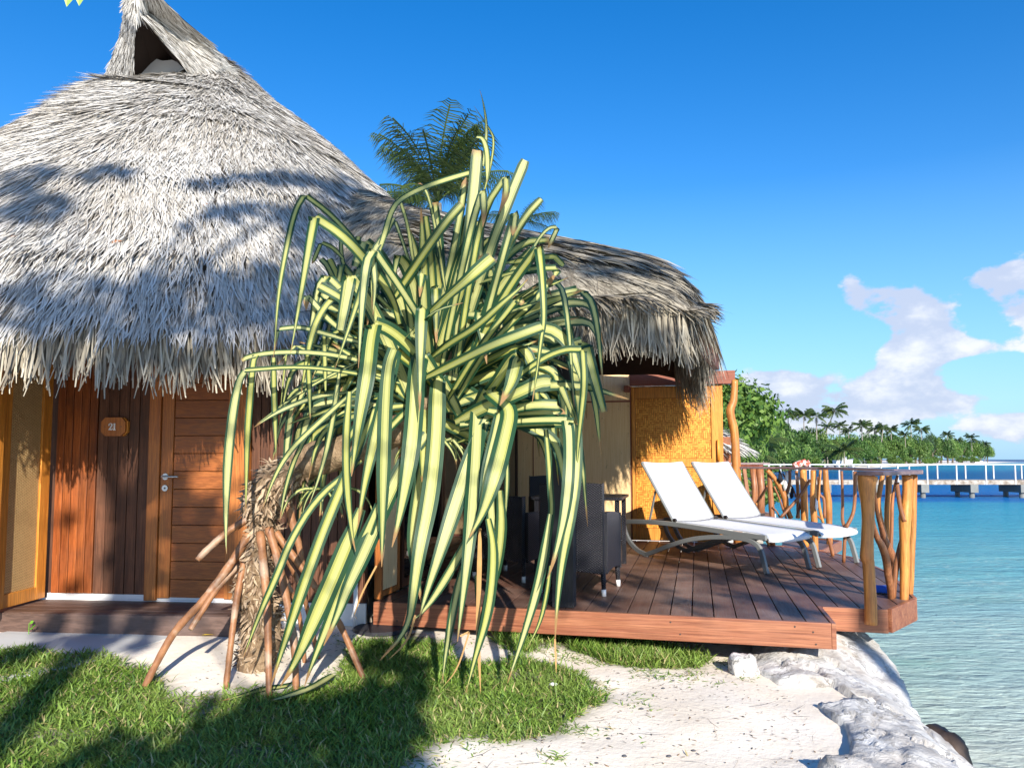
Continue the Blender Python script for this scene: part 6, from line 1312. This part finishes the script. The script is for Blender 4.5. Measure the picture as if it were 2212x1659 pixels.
# large leafy tree close behind the terrace, and the neighbour's house
m_ = crown_mesh('crown', 9000, 91, nb=26, ls=.05, shell=.2)
bush(at(1585, 900, 30).x-.2, 30, .1, 2.3, 2.2, 'tall open leafy tree right behind the crooked terrace post', leafmat('bright_tree_foliage', (.05, .13, .02), (.20, .32, .06)), m_, .4, 2.7, None)
m_ = crown_mesh('crown', 3800, 95, nb=16, ls=.06); bush(at(1612, 1000, 24).x, 24, -.4, 1.1, .8, 'shrub overhanging the water beside the neighbouring deck', M['fol'], m_, 2, .8, None, 'shrub', 'shrub')
NH = empty('neighbour_bungalow', (6.2, 22, .0), 'neighbouring thatched bungalow half hidden behind the crooked post', 'bungalow')
xn = at(1570, 900, 22).x
MB().box((xn-4.5, 20.6, -.2), (xn-.3, 25, 2.0)).build('wall', M['facade_board'], NH)
V_ = []
def Sn(u, v): a = u*2*math.pi; rr_ = 2.9*(1-v)+.05; return np.stack([xn-2.3+np.cos(a)*rr_, 22.8+np.sin(a)*rr_, 1.75+v*2.3-.2*np.sin(v*math.pi)], -1)
nr = grid_mesh('roof', Sn, np.linspace(0, 1, 25), np.linspace(0, 1, 7), M['bed'], NH)
N = 5000; u = R_.rand(N); v = R_.rand(N)**1.3; p = Sn(u, v); p2 = Sn(u, v-.03); d = p2-p; d /= np.linalg.norm(d, axis=1)[:, None]; d = d+R_.randn(N, 3)*.12; d[:, 2] -= .25*(v < .12); d /= np.linalg.norm(d, axis=1)[:, None]
nn = np.stack([np.cos(u*2*math.pi), np.sin(u*2*math.pi), np.ones(N)], -1)/1.414; V, Fq, per = ribbons(p+nn*.02, d, nn, R_.uniform(.3, .55, N), R_.uniform(.04, .07, N), lift=.1, bend=.2); stuff('thatch', V, Fq, per, M['thatch'], nr)
ND = empty('neighbour_deck', (at(1612, 1040, 17).x, 17, 0), 'neighbouring timber deck with its own branch railing behind the crooked post', 'deck')
xd0, xd1 = at(1560, 1000, 17).x, at(1655, 1000, 17).x
for k in range(8): MB().box((xd0+(xd1-xd0)*k/8, 16.6, .20), (xd0+(xd1-xd0)*(k+1)/8-.01, 19.5, .24)).build('board', M['deck'], ND)
MB().box((xd0, 16.55, .02), (xd1, 16.598, .241)).build('fascia_board', M['weathered_board'], ND); MB().box((xd1+.002, 16.56, .02), (xd1+.04, 19.5, .241)).build('fascia_board', M['concrete'], ND)
MB().box((xd0, 16.7, -1.5), (xd1-.2, 19.4, .18)).build('footing', M['rock'], ND)
for px, r_ in ((1625, .07), (1640, .09), (1648, .07), (1603, .05), (1592, .05)):
    X_ = at(px, 1000, 16.75).x; MB().tube([(X_, 16.75+(px % 5)*.2, .0 if px > 1620 else .24), (X_+.04, 16.75+(px % 5)*.2, .7), (X_, 16.75+(px % 5)*.2, 1.29)], [r_, r_*.8, r_], 8).build('post', M['dark_log'], ND, smooth=True)
MB().beam((at(1603, 1000, 16.8).x, 16.8, .25), (at(1592, 1000, 16.8).x, 16.8, 1.28), .06, .06).build('branch', M['dark_log'], ND); MB().beam((at(1618, 1000, 16.8).x, 16.8, .25), (at(1606, 1000, 16.8).x, 16.8, 1.28), .07, .07).build('branch', M['dark_log'], ND)
MB().box((xd0, 16.6, 1.292), (xd1-.05, 16.95, 1.33)).build('top_board', M['rail_top'], ND)
# boats drawn up and moored at the point
for px, py, L_, lab in ((2115, 996, 7.5, 'white motor boat moored off the tip of the point'), (1820, 985, 3.5, 'white boat drawn up on the far beach under the young palm')):
    Y = 480 if px > 2000 else 152; x = (px-1106)/F*Y; z = ZW if px > 2000 else .35; r_ = empty('boat', (x, Y, z), lab, 'boat'); mb = MB(); S_ = L_/2
    mb.add([(x-S_, Y-.8, z+.15), (x+S_*.7, Y-1.0, z+.1), (x+S_, Y, z+.2), (x+S_*.7, Y+1.0, z+.1), (x-S_, Y+.8, z+.15), (x-S_*1.02, Y-1.0, z+.9), (x+S_*.8, Y-1.2, z+1.0), (x+S_*1.15, Y, z+1.25), (x+S_*.8, Y+1.2, z+1.0), (x-S_*1.02, Y+1.0, z+.9)], [(0, 1, 6, 5), (1, 2, 7, 6), (2, 3, 8, 7), (3, 4, 9, 8), (4, 0, 5, 9), (5, 6, 7, 8, 9), (4, 3, 2, 1, 0)]); mb.build('hull', M['white'], r_)
    MB().box((x-S_*.3, Y-.6, z+.95), (x+S_*.25, Y+.6, z+1.6)).build('cabin', M['white'], r_)
# coconut palm behind the roof: each frond is a part
def big_palm(px, py, Y, L, lab, n, seed, els, span=(0, 6.28), H=None):
    c_ = at(px, py, Y); r_ = empty('palm_tree', (c_.x, c_.y, .1), lab, 'palm', None); rt = random.Random(seed)
    MB().tube(spline([(c_.x+.6, c_.y, .0), (c_.x+.3, c_.y, c_.z*.5), (c_.x, c_.y, c_.z)], 4), lerpl([.22, .17, .14], 4), 10).build('trunk', M['ptrunk'], r_, smooth=True)
    for k in range(n):
        e = els[k % len(els)]+rt.uniform(-.1, .1); az_ = span[0]+(span[1]-span[0])*((k*.618) % 1.0); V, Fq = frond_geo(L*rt.uniform(.85, 1.05), rt.uniform(.55, 1.0), 44, .0105, seed*70+k, .36, az_, e, .1)
        tn = np.repeat(R_.rand(len(V)//5+1), 5)[:len(V)]*.8; me = fr_mesh('frond', V+np.array([0, 0, c_.z-.1]), Fq, tn); me.materials.append(M['frond'] if e > .1 else M['ofrond']); link('frond', me, None, r_)
    return r_
big_palm(945, 440, 26, 3.5, 'coconut palm crown rising behind the thatched roof', 30, 5, [1.45, 1.2, .95, .7, .45, 1.3, .2, 1.05])
big_palm(1120, 480, 24, 1.5, 'smaller palm with yellowish drooping fronds showing over the terrace roof', 9, 9, [.5, .3, .1, .7])
# ------------------------------------------------------------------ trees standing behind the photographer, whose shade falls on the scene
shade = []                                  # (point shaded, radius, leaves per m2, distance back towards the sun)
def sg_(p, r, dens=60, t_=13): shade.append((Vector(p), r, dens, t_))
for px, py, r_, dn in ((860,1450,.20,90),(830,1500,.24,90),(790,1425,.15,70),(800,1570,.30,90),(700,1600,.34,90),(840,1640,.22,90),(600,1600,.28,80),(520,1625,.30,80),(400,1655,.30,80),(640,1655,.35,90),(300,1670,.28,70),(470,1560,.16,50),(560,1530,.16,50),(740,1530,.18,70),(200,1690,.3,60)):
    sg_(atz(px, py, .0), r_, dn, 9.5)
for px, py, r_, dn in ((20,1420,.10,60),(75,1400,.09,60),(150,1385,.09,60),(205,1405,.09,60),(250,1375,.10,70),(300,1395,.08,60),(330,1360,.12,80),(400,1340,.12,70),(120,1360,.08,60),(420,1325,.16,80),(330,1320,.14,80),(240,1330,.08,50),(30,1310,.12,40)):
    sg_(atz(px, py, .12), r_, dn, 11)
for px, py, r_, dn in ((300,1180,.22,80),(300,1260,.2,80),(270,1120,.10,60),(400,1120,.22,80),(420,1200,.22,80),(410,1260,.22,80),(470,1150,.24,80),(470,1240,.24,80),(380,1060,.10,60),(250,1230,.12,60),(160,1270,.08,50),(150,1120,.06,50)):
    sg_(atpl(px, py, W0, FN), r_, dn, 12.5)
for px, py, r_, dn in ((1500,1310,.16,60),(1620,1290,.2,60),(1720,1320,.16,60),(1660,1240,.14,50),(1560,1250,.16,50),(1400,1260,.2,60),(1300,1290,.2,60),(1460,1215,.14,50),(1780,1270,.12,50)):
    sg_(atz(px, py, ZD), r_, dn, 11)
for px, py, r_, dn in ((1219,820,.16,90),(1219,900,.16,90),(1219,980,.16,90),(1219,1060,.16,90),(1219,1140,.16,90),(1219,1220,.16,90),(1219,1290,.14,90),(1270,1080,.15,60),(1270,1180,.15,60)):
    sg_(at(px, py, 5.8), r_, dn, 11)
for u in np.arange(-3.4, .3, .42):
    for v in (-.05, .22, .5, .8):
        p = Ster(np.array([min(u, .1)]), np.array([max(v, 0)]))[0]; q = Vector(p)-(UP*.35 if v < 0 else UP*0); sg_(q, .33, 42 if v >= 0 else 30, 14)
def onroof(px, py):                          # meet the main roof along the line of sight
    d = ray(px, py); o = Vector((0, 0, EYE)); 
    for t_ in np.arange(4.5, 12, .05):
        p = o+d*t_; lx, ly = p.x-RC[0], p.y-RC[1]; a_, b_ = lx*ER[0]+ly*ER[1], lx*DRv[0]+ly*DRv[1]; th_ = math.atan2(b_, a_); rr_ = math.hypot(a_, b_); k_ = supr(th_); r0 = rr_
        for _ in range(3): r0 = rr_/(1+(k_-1)*.75*min(1, r0/4.75))
        if r0 < 4.8 and p.z < float(zprof(r0, lx, ly)): return p
    return None
for px, py, r_, dn in ((40,400,.26,60),(30,460,.30,60),(100,480,.20,50),(130,440,.16,50),(110,385,.12,45),(230,372,.16,50),(270,385,.10,45),(190,392,.10,45),(20,265,.25,60),(80,250,.12,50),
    (430,408,.08,60),(470,402,.12,60),(510,398,.12,60),(550,396,.13,70),(590,395,.14,70),(630,396,.14,70),(670,400,.15,70),(710,410,.16,70),(750,425,.18,70),(790,440,.2,70),(830,455,.2,70),(450,478,.10,50),(500,472,.14,60),(550,468,.17,60),(600,470,.2,60),(650,475,.2,60),(700,480,.22,60),(750,490,.24,60),(800,520,.3,60),(700,560,.2,40),(400,500,.07,40),
    (640,625,.35,60),(540,640,.36,60),(440,650,.36,60),(340,665,.36,60),(240,670,.34,60),(140,680,.34,60),(60,665,.3,60),(560,720,.34,50),(660,720,.36,60),(430,730,.3,40),(300,740,.26,30),(170,740,.22,25),(740,640,.36,60),(760,720,.36,60)):
    p = onroof(px, py)
    if p is not None: sg_(p, r_, dn, 15)
trees_ = [(-3.2, -7.0, 'leafy tree standing behind the photographer on the left'), (1.2, -8.5, 'leafy tree standing behind the photographer in the middle'), (4.2, -7.5, 'leafy tree standing behind the photographer on the right')]
cl = [[], [], []]
for p, r_, dn, t_ in shade:
    c_ = p-LD*t_*1.0; k = min(range(3), key=lambda k: abs(trees_[k][0]-c_.x)); cl[k].append((c_, r_, dn))
rs2 = np.random.RandomState(17)
for k, (tx, ty, lab) in enumerate(trees_):
    if not cl[k]: continue
    rt_ = empty('tree', (tx, ty, 0), lab, 'tree', 'trees behind the photographer'); Ps = []; Ns = []
    for c_, r_, dn in cl[k]:
        n = int(dn*r_*r_*3.14*1.6)+6; d = rs2.randn(n, 3); d /= np.linalg.norm(d, axis=1)[:, None]; Ps.append(np.array(c_)[None]+d*(r_*rs2.rand(n)**.4)[:, None])
    p = np.concatenate(Ps); n = len(p); nn = rs2.randn(n, 3); nn /= np.linalg.norm(nn, axis=1)[:, None]; a = np.cross(nn, rs2.randn(n, 3)); a /= np.linalg.norm(a, axis=1)[:, None]; b = np.cross(nn, a); s = rs2.uniform(.09, .17, n)[:, None]
    V = np.stack([p-a*s, p-b*s*.5, p+a*s, p+b*s*.5], 1).reshape(-1, 3); o = link('crown', np_mesh('crown', V, np.arange(4*n).reshape(n, 4), tone=np.repeat(rs2.rand(n), 4), off=rt_.location), M['fol'], rt_)
    cen = sum((c[0] for c in cl[k]), Vector((0, 0, 0)))/len(cl[k]); ty = cen.y; tx = (-6.2, -2.75, 2.9)[k]+.22*(4.4-ty); hub = Vector((tx, ty, cen.z-1.2)); mb = MB(); mb.tube(spline([(tx, ty, -.2), (tx+.1, ty, hub.z*.5), hub], 3), lerpl([.17, .13, .09], 3), 10)
    for c_, r_, dn in cl[k][::3]: mb.tube([hub, hub.lerp(c_, .5)+UP*.12, c_], [.04, .018, .006], 5)
    mb.build('trunk', M['trunk'], rt_, smooth=True)

# a few dead leaves caught on the thatch
ml_ = plain('dead_leaf_brown', (.30, .14, .07), .8)
for px, py, lab in ((20, 511, 'reddish dead leaf on the thatch at the left edge under the ridge'), (440, 442, 'brown dead leaf on the thatch in the upper shadow band'), (248, 522, 'small dead leaf on the thatch high above the number sign'), (173, 250, 'pale dead leaf high on the thatch left of the vent')):
    p = onroof(px, py)
    if p is None: continue
    d = Vector((0, 0, EYE))-p; d.normalize(); p = p+d*.07; s_ = Vector((1, 0, .1))*.055; u_ = Vector((0, .4, .6))*.03
    tag(MB().add([p-s_, p-u_, p+s_, p+u_, p+d*.012], [(0, 1, 4), (1, 2, 4), (2, 3, 4), (3, 0, 4)]).build('fallen_leaf', ml_), lab, 'leaf')
